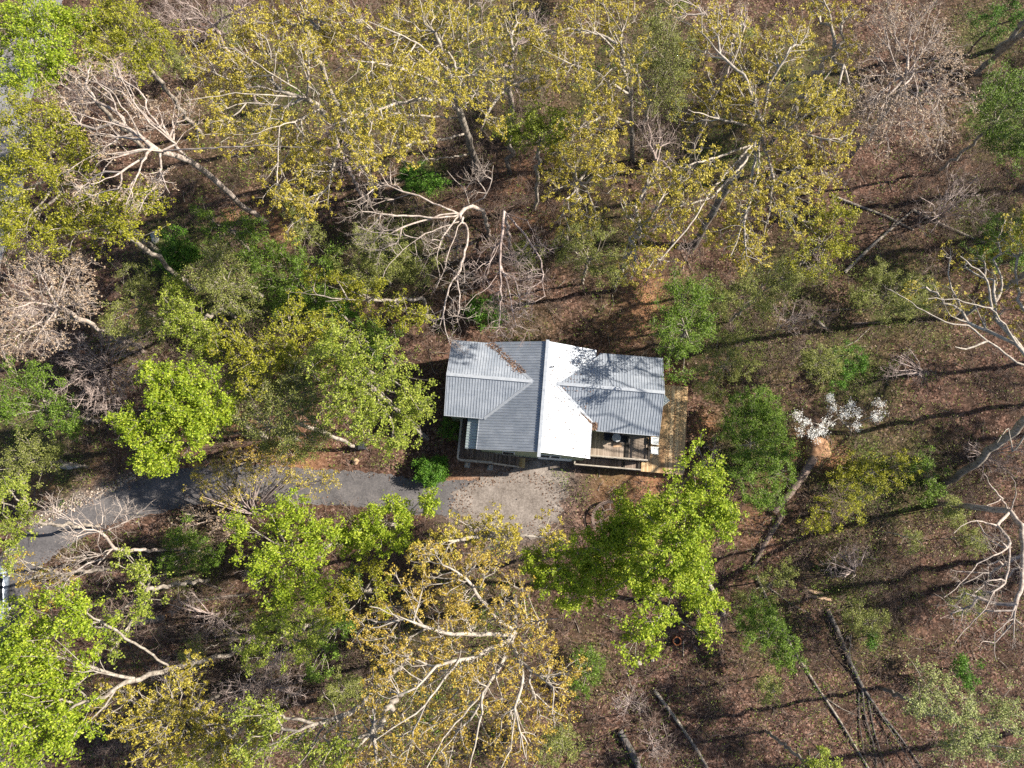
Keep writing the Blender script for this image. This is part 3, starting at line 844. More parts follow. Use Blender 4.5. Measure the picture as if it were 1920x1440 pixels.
for i in range(14):
    a0, a1 = R(75 + i * 11), R(75 + (i + 1) * 11)
    for r_ in (1.55, 1.42):
        f.bar((r_ * math.cos(a0), r_ * math.sin(a0), .44), (r_ * math.cos(a1), r_ * math.sin(a1), .44), .11, .04)
    f.bar((.85 * math.cos(a0), .85 * math.sin(a0), .44), (.85 * math.cos(a1), .85 * math.sin(a1), .44), .1, .04)
f.build("seat", M["twig"], bc)
for i in range(4):
    a = R(88 + i * 34); f = MB(); f.bar((.8 * math.cos(a), .8 * math.sin(a), .39), (1.6 * math.cos(a), 1.6 * math.sin(a), .39), .1, .05)
    for r_ in (.9, 1.5): f.box(r_ * math.cos(a) - .04, r_ * math.cos(a) + .04, r_ * math.sin(a) - .04, r_ * math.sin(a) + .04, 0, .36)
    f.build("leg", M["twig"], bc)
for i, (a, b, lab) in enumerate((((1507, 1106), (1542, 1113), "shorter sawn plank lying on the forest floor, beside a longer one"), ((1511, 1116), (1558, 1124), "longer sawn plank lying on the forest floor, beside a shorter one"))):
    pa, pb = P(*a), P(*b); f = MB(); m_ = (pa + pb) / 2
    f.bar(tuple(pa - m_), tuple(pb - m_), .24, .1); o = f.build("plank", M["plank"]); o.location = (m_[0], m_[1], gz(m_[0], m_[1]) + .08 + .02 * i)
    prop(o, lab, "plank")
p = P(1532, 842)
mound = rock("clay_mound", (p[0], p[1], .15), (1.15, 1.0, .5), M["clay"], 12, "orange clay mound at the root end of the big felled log", "mound")

# parked car at the edge of the picture
p = P(3, 1112)
car = empty("parked_car", (p[0], p[1], .06), "silver blue parked car half under the trees on the driveway", "car", rotz=R(8))
sec = [(-2.25, .35, .62, .78), (-2.15, .3, .78, .84), (-1.3, .28, .92, .88), (-.75, .28, .98, .9), (1.3, .28, .98, .9), (1.9, .28, .92, .88), (2.2, .32, .72, .8)]
Vc, Qc = [], []
for y, z0, z1, hw in sec:
    Vc += [(-hw, y, z0), (-hw, y, (z0 + z1) / 2), (-hw * .93, y, z1), (0, y, z1 + .03), (hw * .93, y, z1), (hw, y, (z0 + z1) / 2), (hw, y, z0)]
for i in range(len(sec) - 1):
    for k in range(6): Qc.append((i * 7 + k, i * 7 + k + 1, i * 7 + 8 + k, i * 7 + 7 + k))
    Qc.append((i * 7 + 6, i * 7, i * 7 + 7, i * 7 + 13))
for b in (0, (len(sec) - 1) * 7): Qc += [(b, b + 1, b + 5, b + 6), (b + 1, b + 2, b + 4, b + 5)]
mesh_np("body", Vc, Qc, M["carpaint"], car)
sec = [(-.75, .93, .82), (-.15, 1.38, .66), (.9, 1.42, .66), (1.55, .95, .8)]
f = MB(); f.prism([(-.62, -.1), (.62, -.1), (.62, .88), (-.62, .88)], 1.385, 1.44); f.build("roof", M["carpaint"], car, bevel=.03)
Vc, Qc = [], []
for y, z, hw in sec: Vc += [(-hw, y, z), (hw, y, z)]
for i in range(3): Qc.append((2 * i, 2 * i + 1, 2 * i + 3, 2 * i + 2))
Vc2 = len(Vc); Vc += [(-.86, -.75, .93), (.86, -.75, .93), (.86, 1.55, .95), (-.86, 1.55, .95)]
Qc += [(0, 2, 4, 6), (1, 3, 5, 7)]
mesh_np("glass", Vc, Qc, M["glass"], car)
for sx in (-1, 1):
    for y in (-1.4, 1.4):
        V_, Q_ = tubes([(sx * .72, y, .32)], [(sx * .91, y, .32)], [.32], [.32], 18)
        Q_ = list(map(tuple, Q_)); wo = mesh_np("wheel", V_, Q_, M["rubber"], car)
        f = MB(); f.bar((sx * .9, y, .32), (sx * .925, y, .32), .34, .34); f.build("rim", M["greymetal"], wo)
    f = MB(); f.box(sx * .66 - .16, sx * .66 + .16, -2.27, -2.2, .6, .72); f.build("headlight", M["whitepaint"], car)
    f = MB(); f.box(sx * .95 - .07, sx * .95 + .07, -.62, -.5, .95, 1.07); f.build("mirror", M["carpaint"], car)

# stones along the driveway shoulder
rs = np.random.RandomState(11)
ico = bmesh.new(); bmesh.ops.create_icosphere(ico, subdivisions=1, radius=1)
iv = np.array([v.co[:] for v in ico.verts]); iq = np.array([[v.index for v in f_.verts] for f_ in ico.faces]); ico.free()
Vs, Qs = [], []
for k in range(620):
    t = rs.uniform(0, 1); c0 = np.array((70, 988)) * (1 - t) + np.array((262, 893)) * t
    if k > 440: c0 = np.array((rs.uniform(270, 860), 0)); c0[1] = np.interp(c0[0], [270, 400, 640, 790, 860], [893, 868, 884, 910, 912]); off = rs.uniform(-4, 5)
    else: off = rs.uniform(-4, 24) * (1.1 - .6 * t)
    p = P(c0[0] - off * .45, c0[1] - off * .9)
    r_ = rs.uniform(.04, .12) * (1.0 if k < 440 else .5)
    a = rs.uniform(0, 6.3); S = np.array((r_ * rs.uniform(.8, 1.4), r_ * rs.uniform(.7, 1.2), r_ * rs.uniform(.5, .8)))
    v = iv * S * rs.uniform(.85, 1.15, (len(iv), 1)); c_, s_ = math.cos(a), math.sin(a)
    v = np.stack([v[:, 0] * c_ - v[:, 1] * s_, v[:, 0] * s_ + v[:, 1] * c_, v[:, 2]], 1) + np.array((p[0], p[1], gz(p[0], p[1]) + r_ * .3))
    Qs.append(iq + len(Vs) * len(iv)); Vs.append(v)
m_, ns, ls, bs = new_mat("roadside_stone")
g_ = ns.new("ShaderNodeNewGeometry"); r_ = ramp(ns, [(0, (.11, .08, .06)), (.5, (.27, .215, .175)), (1, (.50, .44, .38))]); ls.new(g_.outputs["Random Per Island"], r_.inputs[0]); ls.new(r_.outputs[0], bs.inputs["Base Color"]); bs.inputs["Roughness"].default_value = .9
prop(mesh_np("roadside_stones", np.concatenate(Vs), np.concatenate(Qs), m_), "pale crushed stones along the driveway shoulder", "stones", kind="stuff")

# ------------------------------------------------------------------ fallen trees and logs
def poly3(pts, step):
    """resample a 3-D polyline"""
    p = np.asarray(pts, float)
    d = np.r_[0, np.cumsum(np.linalg.norm(np.diff(p, axis=0), axis=1))]
    n = max(2, int(round(d[-1] / step)) + 1)
    s = np.linspace(0, d[-1], n)
    return np.stack([np.interp(s, d, p[:, k]) for k in range(3)], 1)


def pipe(pts, r0, r1, k, rs, wob=.05, step=.35):
    p = poly3(pts, step)
    p[1:-1] += rs.normal(0, wob * max(r0, .1), p[1:-1].shape) * np.array((1, 1, .4))
    r = np.linspace(r0, r1, len(p)) * rs.uniform(.93, 1.07, len(p))
    return tubes(p[:-1], p[1:], r[:-1], r[1:], k)


def log(name, label, pix, d0, d1, mat, branches=(), cut=True, twigs=0, seed=1, lift=0.0):
    rs = np.random.RandomState(seed)
    r0, r1 = d0 / 2, d1 / 2
    p0 = P(*pix[0][:2]); root = np.array((p0[0], p0[1], gz(p0[0], p0[1])))
    def W(q, r): 
        z = q[2] if len(q) > 2 else 0.0
        a = P(q[0], q[1], z); return np.array((a[0], a[1], gz(a[0], a[1]) + z + r * .75)) - root
    t = empty(name, root, label, "log" if name == "log" else "fallen tree" if name == "fallen_tree" else "branch")
    line = [W(q, r0 + (r1 - r0) * i / max(1, len(pix) - 1)) for i, q in enumerate(pix)]
    V_, Q_ = pipe(line, r0, r1, 10, rs)
    mesh_np("trunk", V_, Q_, mat, t, smooth=True)
    if cut:
        for e, nb, r_ in ((line[0], line[1], r0), (line[-1], line[-2], r1)):
            d = (e - nb); d /= np.linalg.norm(d)
            V_, Q_ = tubes([e - d * .02], [e + d * .012], [r_ * .97], [r_ * .97], 12)
            cap = np.array([[0, 1, 2, 3]])
            V_ = np.concatenate([V_, [e + d * .014]]); c_ = len(V_) - 1
            Q2 = [tuple(q) for q in Q_] + [(12 + i, 12 + (i + 1) % 12, c_, c_) for i in range(12)]
            me = bpy.data.meshes.new("cut_end"); me.from_pydata([tuple(v) for v in V_], [], [q if q[2] != q[3] else q[:3] for q in Q2]); me.materials.append(M["cutwood"])
            o = bpy.data.objects.new("cut_end", me); COL.objects.link(o); o.parent = t
    for bpts, b0, b1 in branches:
        l2 = [W(q, b0 / 2) for q in bpts]
        V_, Q_ = pipe(l2, b0 / 2, b1 / 2, 6, rs, .12)
        o = mesh_np("branch", V_, Q_, mat, t, smooth=True)
    if twigs:
        A, B = [], []
        srcs = [poly3(line, .4)] + [poly3([W(q, .05) for q in b], .35) for b, _, _ in branches]
        pool = np.concatenate(srcs[1:] if len(srcs) > 1 else srcs)
        for _ in range(twigs):
            a = pool[rs.randint(len(pool))]; d = rand_unit(rs, 1)[0] * np.array((1, 1, .35)); d[2] = abs(d[2])
            L = rs.uniform(.4, 1.5); m = a + d * L * .5 + rs.normal(0, .06, 3); A += [a, m]; B += [m, a + d * L + rs.normal(0, .1, 3)]
        V_, Q_ = tubes(A, B, np.full(len(A), .014), np.full(len(A), .009), 3)
        mesh_np("twigs", V_, Q_, mat, t)
    return t


log("log", "thick felled brown log leading from the orange clay mound", [(1522, 860), (1500, 897), (1474, 932), (1449, 962)], .85, .52, M["twig"], seed=21)
log("log", "felled brown log lying end to end below the clay mound's log", [(1464, 968), (1440, 1005), (1422, 1040), (1412, 1064)], .52, .36, M["twig"], seed=22)
log("fallen_tree", "dark grey fallen tree splitting into several branches on the leaf litter", [(1550, 1143), (1572, 1188), (1592, 1240), (1618, 1288)], .42, .34, M["darkbark"],
    [([(1618, 1288), (1622, 1340), (1640, 1400), (1645, 1450)], .22, .08), ([(1620, 1290), (1650, 1335), (1690, 1385), (1735, 1450)], .26, .1), ([(1630, 1310), (1640, 1370), (1662, 1445)], .18, .07),
     ([(1600, 1260, .2), (1593, 1220, .8), (1597, 1190, 1.0)], .1, .05), ([(1585, 1205, .3), (1590, 1190, .8), (1600, 1220, .9)], .09, .04), ([(1612, 1300), (1612, 1350), (1625, 1440)], .14, .06),
     ([(1650, 1335, .2), (1690, 1400, .3), (1720, 1450, .3)], .12, .05)], twigs=70, seed=23)
log("fallen_tree", "long thin grey fallen trunk running past the green sapling", [(1418, 1078), (1450, 1150), (1485, 1215), (1530, 1285), (1575, 1350), (1634, 1450)], .24, .17, M["bark"],
    [([(1440, 1100), (1480, 1130), (1520, 1152)], .12, .05), ([(1535, 1300), (1580, 1330), (1615, 1345)], .1, .04)], cut=False, twigs=25, seed=24)
log("log", "short dark grey log at the bottom edge below the rusty fire ring", [(1163, 1373), (1180, 1402), (1203, 1450)], .55, .5, M["darkbark"], seed=25)
log("fallen_tree", "bare grey pole lying in the litter between the dark log and the forked fallen tree", [(1228, 1295), (1265, 1345), (1300, 1395), (1335, 1455)], .3, .24, M["bark"], cut=False, seed=26)
log("log", "mossy pale fallen trunk beside the yellow green fuzzy tree", [(1562, 366), (1610, 386), (1660, 405), (1712, 432)], .26, .2, M["bark"], cut=False, seed=27)
log("fallen_tree", "branchy grey fallen tree crossing the slope under the tan budded tree", [(1582, 512), (1630, 465), (1672, 428), (1710, 396)], .34, .2, M["bark"],
    [([(1660, 440), (1690, 400), (1700, 380)], .1, .04), ([(1640, 455), (1655, 490), (1650, 515)], .08, .03), ([(1690, 415), (1700, 420), (1720, 400)], .07, .03)], twigs=60, cut=False, seed=28)
log("log", "straight grey fallen trunk below the tan budded tree, running to the green undergrowth", [(1710, 396), (1760, 420), (1800, 438), (1845, 455)], .3, .22, M["bark"], cut=False, seed=29)
log("fallen_branch", "long crooked fallen branch on open leaf litter above the white blossoms", [(1498, 684), (1530, 672), (1570, 656), (1605, 640), (1632, 614)], .16, .07, M["bark"], [([(1530, 672), (1522, 660)], .06, .03)], cut=False, seed=30)
log("log", "short stubby grey log beside the dark stump shadow", [(1530, 603), (1550, 620)], .32, .28, M["bark"], seed=31)
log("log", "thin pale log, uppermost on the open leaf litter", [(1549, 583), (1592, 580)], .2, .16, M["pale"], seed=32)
log("log", "half buried brown log lying in a long shadow stripe", [(1597, 606), (1660, 604)], .22, .15, M["twig"], seed=33)
log("log", "thick pale log lying beside the leaning pale forked trunk", [(248, 1168), (280, 1163), (312, 1157)], .55, .45, M["bark"], seed=34)
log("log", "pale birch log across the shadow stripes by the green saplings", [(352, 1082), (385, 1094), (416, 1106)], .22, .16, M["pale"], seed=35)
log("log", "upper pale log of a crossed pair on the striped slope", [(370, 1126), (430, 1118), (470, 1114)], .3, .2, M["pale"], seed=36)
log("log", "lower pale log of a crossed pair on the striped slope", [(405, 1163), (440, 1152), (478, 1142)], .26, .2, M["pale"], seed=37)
log("fallen_branch", "thin branch lying on bare litter left of the fire ring", [(1176, 1262), (1186, 1290), (1195, 1312)], .09, .05, M["bark"], cut=False, seed=38)
log("fallen_branch", "grey stick lying at the foot of the rusty fire ring", [(1281, 1202), (1282, 1232)], .1, .07, M["bark"], cut=False, seed=39)
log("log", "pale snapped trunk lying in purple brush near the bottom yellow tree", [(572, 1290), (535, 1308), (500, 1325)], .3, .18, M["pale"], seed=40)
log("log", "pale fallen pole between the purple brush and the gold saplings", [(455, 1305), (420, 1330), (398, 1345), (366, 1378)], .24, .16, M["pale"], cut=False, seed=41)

# ------------------------------------------------------------------ trees
KIND = {   # leaf material, bark, nodes per m2, twigs per node, leaves per cluster, leaf size, cluster spread, leaves at: 1 tips only, 2 along twigs, 3 everywhere
    "lime":   ("lime", "bark", 5.6, 3, 13, .155, .20, 2),
    "yellowlime": ("yellowlime", "bark", 5.6, 3, 10, .135, .18, 2),
    "yellow": ("yellow", "bark", 5.6, 3, 11, .13, .17, 2),
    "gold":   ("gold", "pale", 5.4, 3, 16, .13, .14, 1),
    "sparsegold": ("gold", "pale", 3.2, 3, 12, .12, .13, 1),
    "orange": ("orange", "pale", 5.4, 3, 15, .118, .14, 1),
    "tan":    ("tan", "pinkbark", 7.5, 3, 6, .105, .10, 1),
    "bare":   (None, "pinktwig", 6.0, 4, 0, .0, .0, 0),
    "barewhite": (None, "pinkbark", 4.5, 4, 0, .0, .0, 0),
    "barebrown": (None, "twig", 4.2, 4, 0, .0, .0, 0),
    "olive":  ("olive", "bark", 6.6, 4, 9, .10, .20, 2),
    "goldbare": ("gold", "pinktwig", 4.0, 4, 3, .12, .16, 2),
    "green":  ("green", "bark", 5.4, 3, 10, .12, .22, 3),
    "dark":   ("dark", "brownbark", 6.0, 3, 13, .12, .22, 3),
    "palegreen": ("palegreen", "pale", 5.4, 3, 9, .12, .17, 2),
    "dogwood": ("white", "bark", 7.0, 3, 5, .085, .17, 2),
}
tree_n = [0]


def tree(label, kind, h, blobs, base=None, trunk=None, limbs=(), rb=None, name="tree", cat=None, dens=1.0, group=None, flat=.55, multi=0, zfrac=.86, leafk=1.0, collect=None, clump=True):
    """one tree: trunk and limbs laid along given lines, finer branches grown towards points spread through the crown lobes"""
    tree_n[0] += 1
    rs = np.random.RandomState(100 + tree_n[0])
    leaf, bark, kd, ntw, nlf, lsz, spr, where = KIND[kind]
    att, cen = [], []
    up_ = 1.6 if (where == 1 and h > 14) else 0.0              # spring leaves and catkins hang below the limbs that carry them

    def lift(z): return z + up_ * min(1.0, max(0.0, (z - 6) / 8))
    for b in blobs:
        u, v, r = b[:3]
        rr = r * mpp(u, v, h * zfrac)
        zc_ = b[3] if len(b) > 3 else max(h * zfrac + rs.uniform(-.07, .05) * h, rr * .5)
        c = P(u, v, zc_); rr = r * mpp(u, v, zc_)
        n = max(6, int(kd * dens * math.pi * rr * rr))
        d = rand_unit(rs, n) * (rs.uniform(0, 1, n) ** .45)[:, None]
        ph = rs.uniform(0, 6.3, 3)
        d *= (1 + .22 * np.sin(3 * np.arctan2(d[:, 1], d[:, 0]) + ph[0]) + .14 * np.sin(5 * np.arctan2(d[:, 1], d[:, 0]) + ph[1]))[:, None]
        q = c + d * np.array((rr, rr, min(rr * flat, h * .3)))
        if h > 6 and clump:
            w_ = 2 * math.pi / 2.6
            nv = np.sin(q[:, 0] * w_ + ph[0] + 1.2 * np.sin(q[:, 1] * w_ * .6)) * np.sin(q[:, 1] * w_ * .9 + ph[1] + 1.1 * np.sin(q[:, 2] * w_ * .7)) + .5 * np.sin(q[:, 0] * w_ * 2.1 + ph[2]) * np.sin(q[:, 1] * w_ * 1.9 + q[:, 2])
            q = q[nv > -.32 * 1.0]
        q[:, 2] = np.maximum(q[:, 2], .25 + .08 * h * rs.uniform(0, 1, len(q)))
        att.append(q); cen.append(c * 1.0)
    att = np.concatenate(att); cm = np.mean(cen, 0)
    if trunk is not None:
        tl = [P(q[0], q[1], lift(q[2])) for q in trunk]
    else:
        if base is not None: b0 = P(base[0], base[1])
        else: b0 = np.array((cm[0], cm[1], 0))
        mid = b0 * .45 + np.array((cm[0], cm[1], 0)) * .55
        tl = [b0, np.array((b0[0] * .8 + mid[0] * .2, b0[1] * .8 + mid[1] * .2, h * .25)), np.array((mid[0], mid[1], h * .5)), np.array((cm[0], cm[1], h * .78))]
    b0 = tl[0]
    root = np.array((b0[0], b0[1], gz(b0[0], b0[1]) - .05))
    tl[0] = np.array((b0[0], b0[1], root[2]))
    tp = poly3(tl, max(.35, h * .045))
    tp[1:-1] += rs.normal(0, .012 * h, tp[1:-1].shape) * np.array((1, 1, 0)) * (0.6 if trunk is None else 0.25)
    N, PAR, PATH, MINR = [tp[0]], [-1], [0.0], [0.0]
    for i in range(1, len(tp)):
        N.append(tp[i]); PAR.append(i - 1); PATH.append(PATH[-1] + .3 * np.linalg.norm(tp[i] - tp[i - 1])); MINR.append(0)
    nt_ = len(N)
    RB = (rb or .011 * h + .03) * .85
    for li, lm in enumerate(limbs):
        lp = poly3([P(q[0], q[1], lift(q[2])) for q in lm], .55)
        lp[1:-1] += rs.normal(0, .035, lp[1:-1].shape)
        k = int(np.argmin(np.linalg.norm(np.array(N) - lp[0], axis=1)))
        for i, q in enumerate(lp):
            N.append(q); PAR.append(k); PATH.append(PATH[k] + .5 * np.linalg.norm(q - N[k])); k = len(N) - 1
            MINR.append(RB * (.27 - .19 * i / len(lp)))
    if multi:                                             # many stems fanning from the base
        for _ in range(multi):
            q = att[rs.randint(len(att))]
            lp = poly3([tp[0] + rs.normal(0, .12, 3) * np.array((1, 1, 0)), tp[0] * .55 + q * .45 + np.array((0, 0, .15 * h)), q], .5)
            k = 0
            for i, x in enumerate(lp):
                N.append(x); PAR.append(k); PATH.append(PATH[k] + .5 * np.linalg.norm(x - N[k])); k = len(N) - 1; MINR.append(.05 - .02 * i / len(lp))
    n0 = len(N); na = len(att)
    order = np.argsort(np.linalg.norm(att - np.array((tp[-1][0], tp[-1][1], tp[-1][2] * .9)), axis=1))
    att = att[order]
    AN = np.zeros((n0 + na, 3)); AN[:n0] = N
    AP = np.zeros(n0 + na); AP[:n0] = PATH
    low = np.zeros(n0 + na)
    if not multi: low[:nt_] = np.where(tp[:, 2] < h * .34, 6.0, 0.0)
    else: low[:nt_] = np.arange(nt_) * .5
    for i in range(na):
        a = att[i]; m = n0 + i
        d = AN[:m] - a
        ds = np.sqrt((d * d).sum(1))
        cost = ds + .6 * AP[:m] + .55 * np.maximum(0, d[:, 2] + (.1 if where != 1 else -.25) * ds) + low[:m]
        k = int(np.argmin(cost))
        AN[m] = a; PAR.append(k); AP[m] = AP[k] + ds[k]; MINR.append(0)
    PAR = np.array(PAR); MINR = np.array(MINR)
    cnt = np.ones(len(PAR)); cnt[:n0] = 0.02
    for i in range(len(PAR) - 1, 0, -1): cnt[PAR[i]] += cnt[i]
    rad = np.maximum(np.maximum(RB * (cnt / cnt[0]) ** .46, .018 if h > 10 else .012), MINR)
    # trunk never thins too fast
    rad[:nt_] = np.maximum(rad[:nt_], RB * np.linspace(1, .42, nt_))
    rad[0] *= 1.25
    idx = np.arange(1, len(PAR)); pa = PAR[1:]
    A, B = AN[pa], AN[idx]
    L = np.linalg.norm(B - A, axis=1)
    mid = (A + B) / 2 + rs.normal(0, 1, A.shape) * (L * .05)[:, None]
    fixed = idx < n0
    mid[fixed] = (A + B)[fixed] / 2
    r1 = rad[idx]; r0 = np.minimum(rad[pa], np.maximum(r1 * 1.6, .014)); r0[idx < nt_] = rad[pa][idx < nt_]
    thick = r1 > .035
    parts = []
    for msk, k in ((thick, 7), (~thick, 4)):
        if msk.any():
            parts.append(tubes(A[msk], mid[msk], r0[msk], (r0[msk] + r1[msk]) / 2, k))
            parts.append(tubes(mid[msk], B[msk], (r0[msk] + r1[msk]) / 2, r1[msk], k))
    # twigs
    src = np.arange(n0, len(PAR))
    ti = np.repeat(src, ntw)
    base_d = AN[ti] - AN[PAR[ti]]; base_d /= np.linalg.norm(base_d, axis=1, keepdims=True) + 1e-6
    sl = np.clip(h / 14, .45, 1.0)
    d = base_d * .75 + rand_unit(rs, len(ti)) * .85; d[:, 2] += .25 if where != 1 else -.3
    d /= np.linalg.norm(d, axis=1, keepdims=True)
    tlen = rs.uniform(.3, .85, len(ti)) * sl * (1.35 if nlf == 0 else 1)
    t0 = AN[ti]; t1 = t0 + d * (tlen * .55)[:, None]; t2 = t1 + (d + rand_unit(rs, len(ti)) * .45) * (tlen * .5)[:, None]
    tr = .011 if h > 10 else .013 if multi else .008
    tw = [tubes(t0, t1, np.full(len(ti), tr * 1.2), np.full(len(ti), tr), 3), tubes(t1, t2, np.full(len(ti), tr), np.full(len(ti), tr * .7), 3)]
    if nlf == 0:
        e = np.repeat(np.arange(len(ti)), 2)
        d2 = d[e] * .6 + rand_unit(rs, len(e)) * .9; l2 = rs.uniform(.2, .55, len(e)) * sl
        m = t1[e] + (t2 - t1)[e] * rs.uniform(0, 1, len(e))[:, None]
        tw.append(tubes(m, m + d2 * l2[:, None], np.full(len(e), .009), np.full(len(e), .006), 3))
    if collect is not None:
        cl = np.repeat(np.concatenate([t2, t1, AN[src]][:where]), nlf, axis=0)
        collect[0].append(join(parts + tw)); collect[1].append(leaf_quads(rs, cl + rs.normal(0, spr * .6, cl.shape), lsz))
        return None
    t = empty(name, root, label, cat or ("shrub" if "shrub" in name else "tree"), group)
    if nlf == 0:
        Vt, Qt = join(parts); mesh_np("trunk", Vt - root, Qt, M[bark], t, smooth=True)
        Vt, Qt = join(tw); mesh_np("crown", Vt - root, Qt, M[bark], t)
    else:
        Vt, Qt = join(parts + tw); mesh_np("trunk", Vt - root, Qt, M[bark], t, smooth=True)
        cl = np.concatenate([t2, t1, AN[src]][:where])
        nl = max(1, int(round(nlf * leafk)))
        C = np.repeat(cl, nl, axis=0)
        C = C + rs.normal(0, spr * .6, C.shape)
        Vl_, Ql_ = leaf_quads(rs, C, lsz)
        mesh_np("crown", Vl_ - root, Ql_, M[leaf], t)
    return t


dpts = np.stack([dcx, dcy], 1)
gpad = P(955, 945)


def blocked(p, drive=True):
    if not drive: return False
    if np.min((dpts[:, 0] - p[0]) ** 2 + (dpts[:, 1] - p[1]) ** 2) < 1.7 ** 2: return True
    if (p[0] - gpad[0]) ** 2 / 26 + (p[1] - gpad[1]) ** 2 / 9 < 1: return True
    lx_ = (p[0] - HX) * hc + (p[1] - HY) * hs; ly_ = -(p[0] - HX) * hs + (p[1] - HY) * hc
    return -8.2 < lx_ < 13 and -6.6 < ly_ < 3.6


TREES = []
def T(*a, **k): TREES.append((a, k))


# --- top left
T("bright green tree over the grey road in the top corner", "lime", 17, [(50, 50, 80), (130, 50, 48), (40, 140, 45), (110, 110, 48)])
T("rounded yellow green tree next to the bright green corner tree", "yellow", 16, [(230, 55, 62), (185, 95, 45), (265, 110, 48), (205, 20, 45), (290, 70, 35)])
T("dense yellow green tree on the edge beside the hidden grey road", "yellow", 20, [(40, 215, 58), (60, 315, 80), (30, 410, 72), (130, 300, 55), (110, 240, 40)])
T("yellow green crown below the white limbed tree with fanned branches", "yellow", 18, [(170, 400, 72), (230, 420, 50), (110, 440, 45), (265, 375, 36)])
T("white limbed tree with a long fan of pale branches and tan leaves", "tan", 22, [(135, 175, 50), (200, 150, 50), (110, 235, 40), (160, 350, 45), (260, 360, 40), (300, 340, 30), (250, 220, 50), (340, 210, 45), (200, 270, 45), (150, 130, 30)],
  trunk=[(500, 418, 0), (445, 380, 4), (392, 327, 9), (348, 297, 13), (300, 285, 16)], rb=.27, dens=.75,
  limbs=[[(300, 285, 16), (245, 243, 18), (190, 226, 19), (115, 205, 20)], [(270, 262, 17), (238, 212, 19), (212, 170, 20), (172, 148, 21)], [(330, 270, 16), (285, 235, 18), (250, 190, 19), (222, 135, 20)],
         [(350, 296, 13), (310, 250, 16), (262, 205, 18), (225, 165, 20)], [(275, 288, 17), (263, 318, 18), (246, 350, 19), (236, 384, 20)], [(262, 300, 17), (215, 330, 18), (170, 345, 19)], [(300, 295, 16), (303, 325, 17.5), (318, 362, 18)],
         [(300, 284, 16), (350, 280, 17), (430, 276, 18), (500, 273, 18.5), (570, 276, 19)], [(310, 284, 16), (270, 282, 17), (210, 288, 19)]])
# --- top middle
T("gold tree with a leaning pale trunk and limbs reaching sideways", "gold", 21, [(460, 140, 80), (395, 110, 52), (520, 250, 70), (555, 365, 68), (600, 300, 60), (470, 60, 52), (570, 100, 55), (420, 230, 50), (620, 190, 40)],
  trunk=[(680, 310, 0), (655, 275, 5), (630, 235, 9), (600, 203, 12.5), (572, 182, 15)], rb=.26,
  limbs=[[(575, 182, 15), (520, 180, 17), (450, 175, 18), (345, 188, 19)], [(575, 182, 15), (530, 150, 17), (490, 125, 18), (440, 90, 19)], [(600, 205, 12.5), (560, 225, 16), (510, 240, 18), (470, 252, 18.5)], [(628, 238, 9), (632, 275, 13), (620, 330, 17)], [(575, 182, 15), (580, 140, 17), (560, 90, 19)]])
T("tall gold tree with the thick grey trunk and wide limbs above the bare tree", "gold", 22, [(780, 60, 95), (715, 130, 85), (680, 230, 70), (870, 50, 65), (905, 150, 48), (760, 250, 70), (830, 180, 55), (645, 40, 60), (690, 300, 45), (800, 120, 65)],
  trunk=[(896, 320, 0), (882, 272, 4), (868, 225, 8), (850, 160, 12), (830, 105, 15), (815, 60, 17)], rb=.36, dens=.85,
  limbs=[[(868, 215, 9), (840, 190, 12), (790, 185, 15), (740, 195, 17), (690, 215, 18)], [(866, 222, 8), (800, 218, 12), (740, 213, 15), (660, 215, 18)], [(873, 250, 6), (830, 262, 10), (780, 268, 13), (720, 285, 15), (690, 300, 16)],
         [(855, 170, 11), (800, 145, 15), (740, 125, 17), (660, 110, 19)], [(838, 130, 14), (790, 85, 17), (740, 60, 19), (690, 40, 20)], [(873, 200, 9), (878, 120, 14), (878, 60, 17), (880, 0, 19)], [(845, 145, 13), (850, 60, 17), (840, 10, 19)], [(875, 290, 3), (830, 297, 8), (790, 300, 11)]])
T("gold crown crossing the top edge over bare brown twigs", "gold", 20, [(560, 15, 50), (610, 50, 45), (520, 30, 35)])
T("gold tree with twin forked grey trunks beside the lime sapling", "gold", 20, [(1060, 110, 70), (1000, 80, 42), (1140, 170, 60), (1110, 250, 60), (1180, 110, 45), (1160, 30, 50), (1090, 30, 48)],
  trunk=[(1188, 300, 0), (1182, 200, 8), (1170, 130, 12), (1165, 90, 15)], rb=.25, dens=.85,
  limbs=[[(1183, 210, 7), (1187, 130, 13), (1168, 65, 16), (1130, 5, 18)], [(1172, 140, 12), (1150, 90, 15), (1095, 35, 18)], [(1178, 175, 10), (1110, 135, 14), (1070, 120, 16), (1000, 85, 18)], [(1185, 230, 6), (1130, 215, 11), (1085, 245, 14)], [(1170, 110, 13), (1230, 95, 16)]])
T("gold crown between the lime sapling and the bare white limbed tree", "gold", 17, [(1070, 325, 55), (1092, 392, 46), (1130, 310, 45), (1052, 290, 32)])
T("pale lime sapling glowing among the gold trees", "yellowlime", 15, [(1000, 240, 44), (1045, 232, 38), (960, 252, 28), (1050, 268, 25)], dens=1.3)
T("dark olive tree between the forked grey trunks and the big gold oak", "olive", 13, [(1255, 130, 45), (1250, 185, 40), (1235, 60, 40), (1260, 20, 35), (1275, 90, 36), (1225, 110, 32)], dens=1.1)
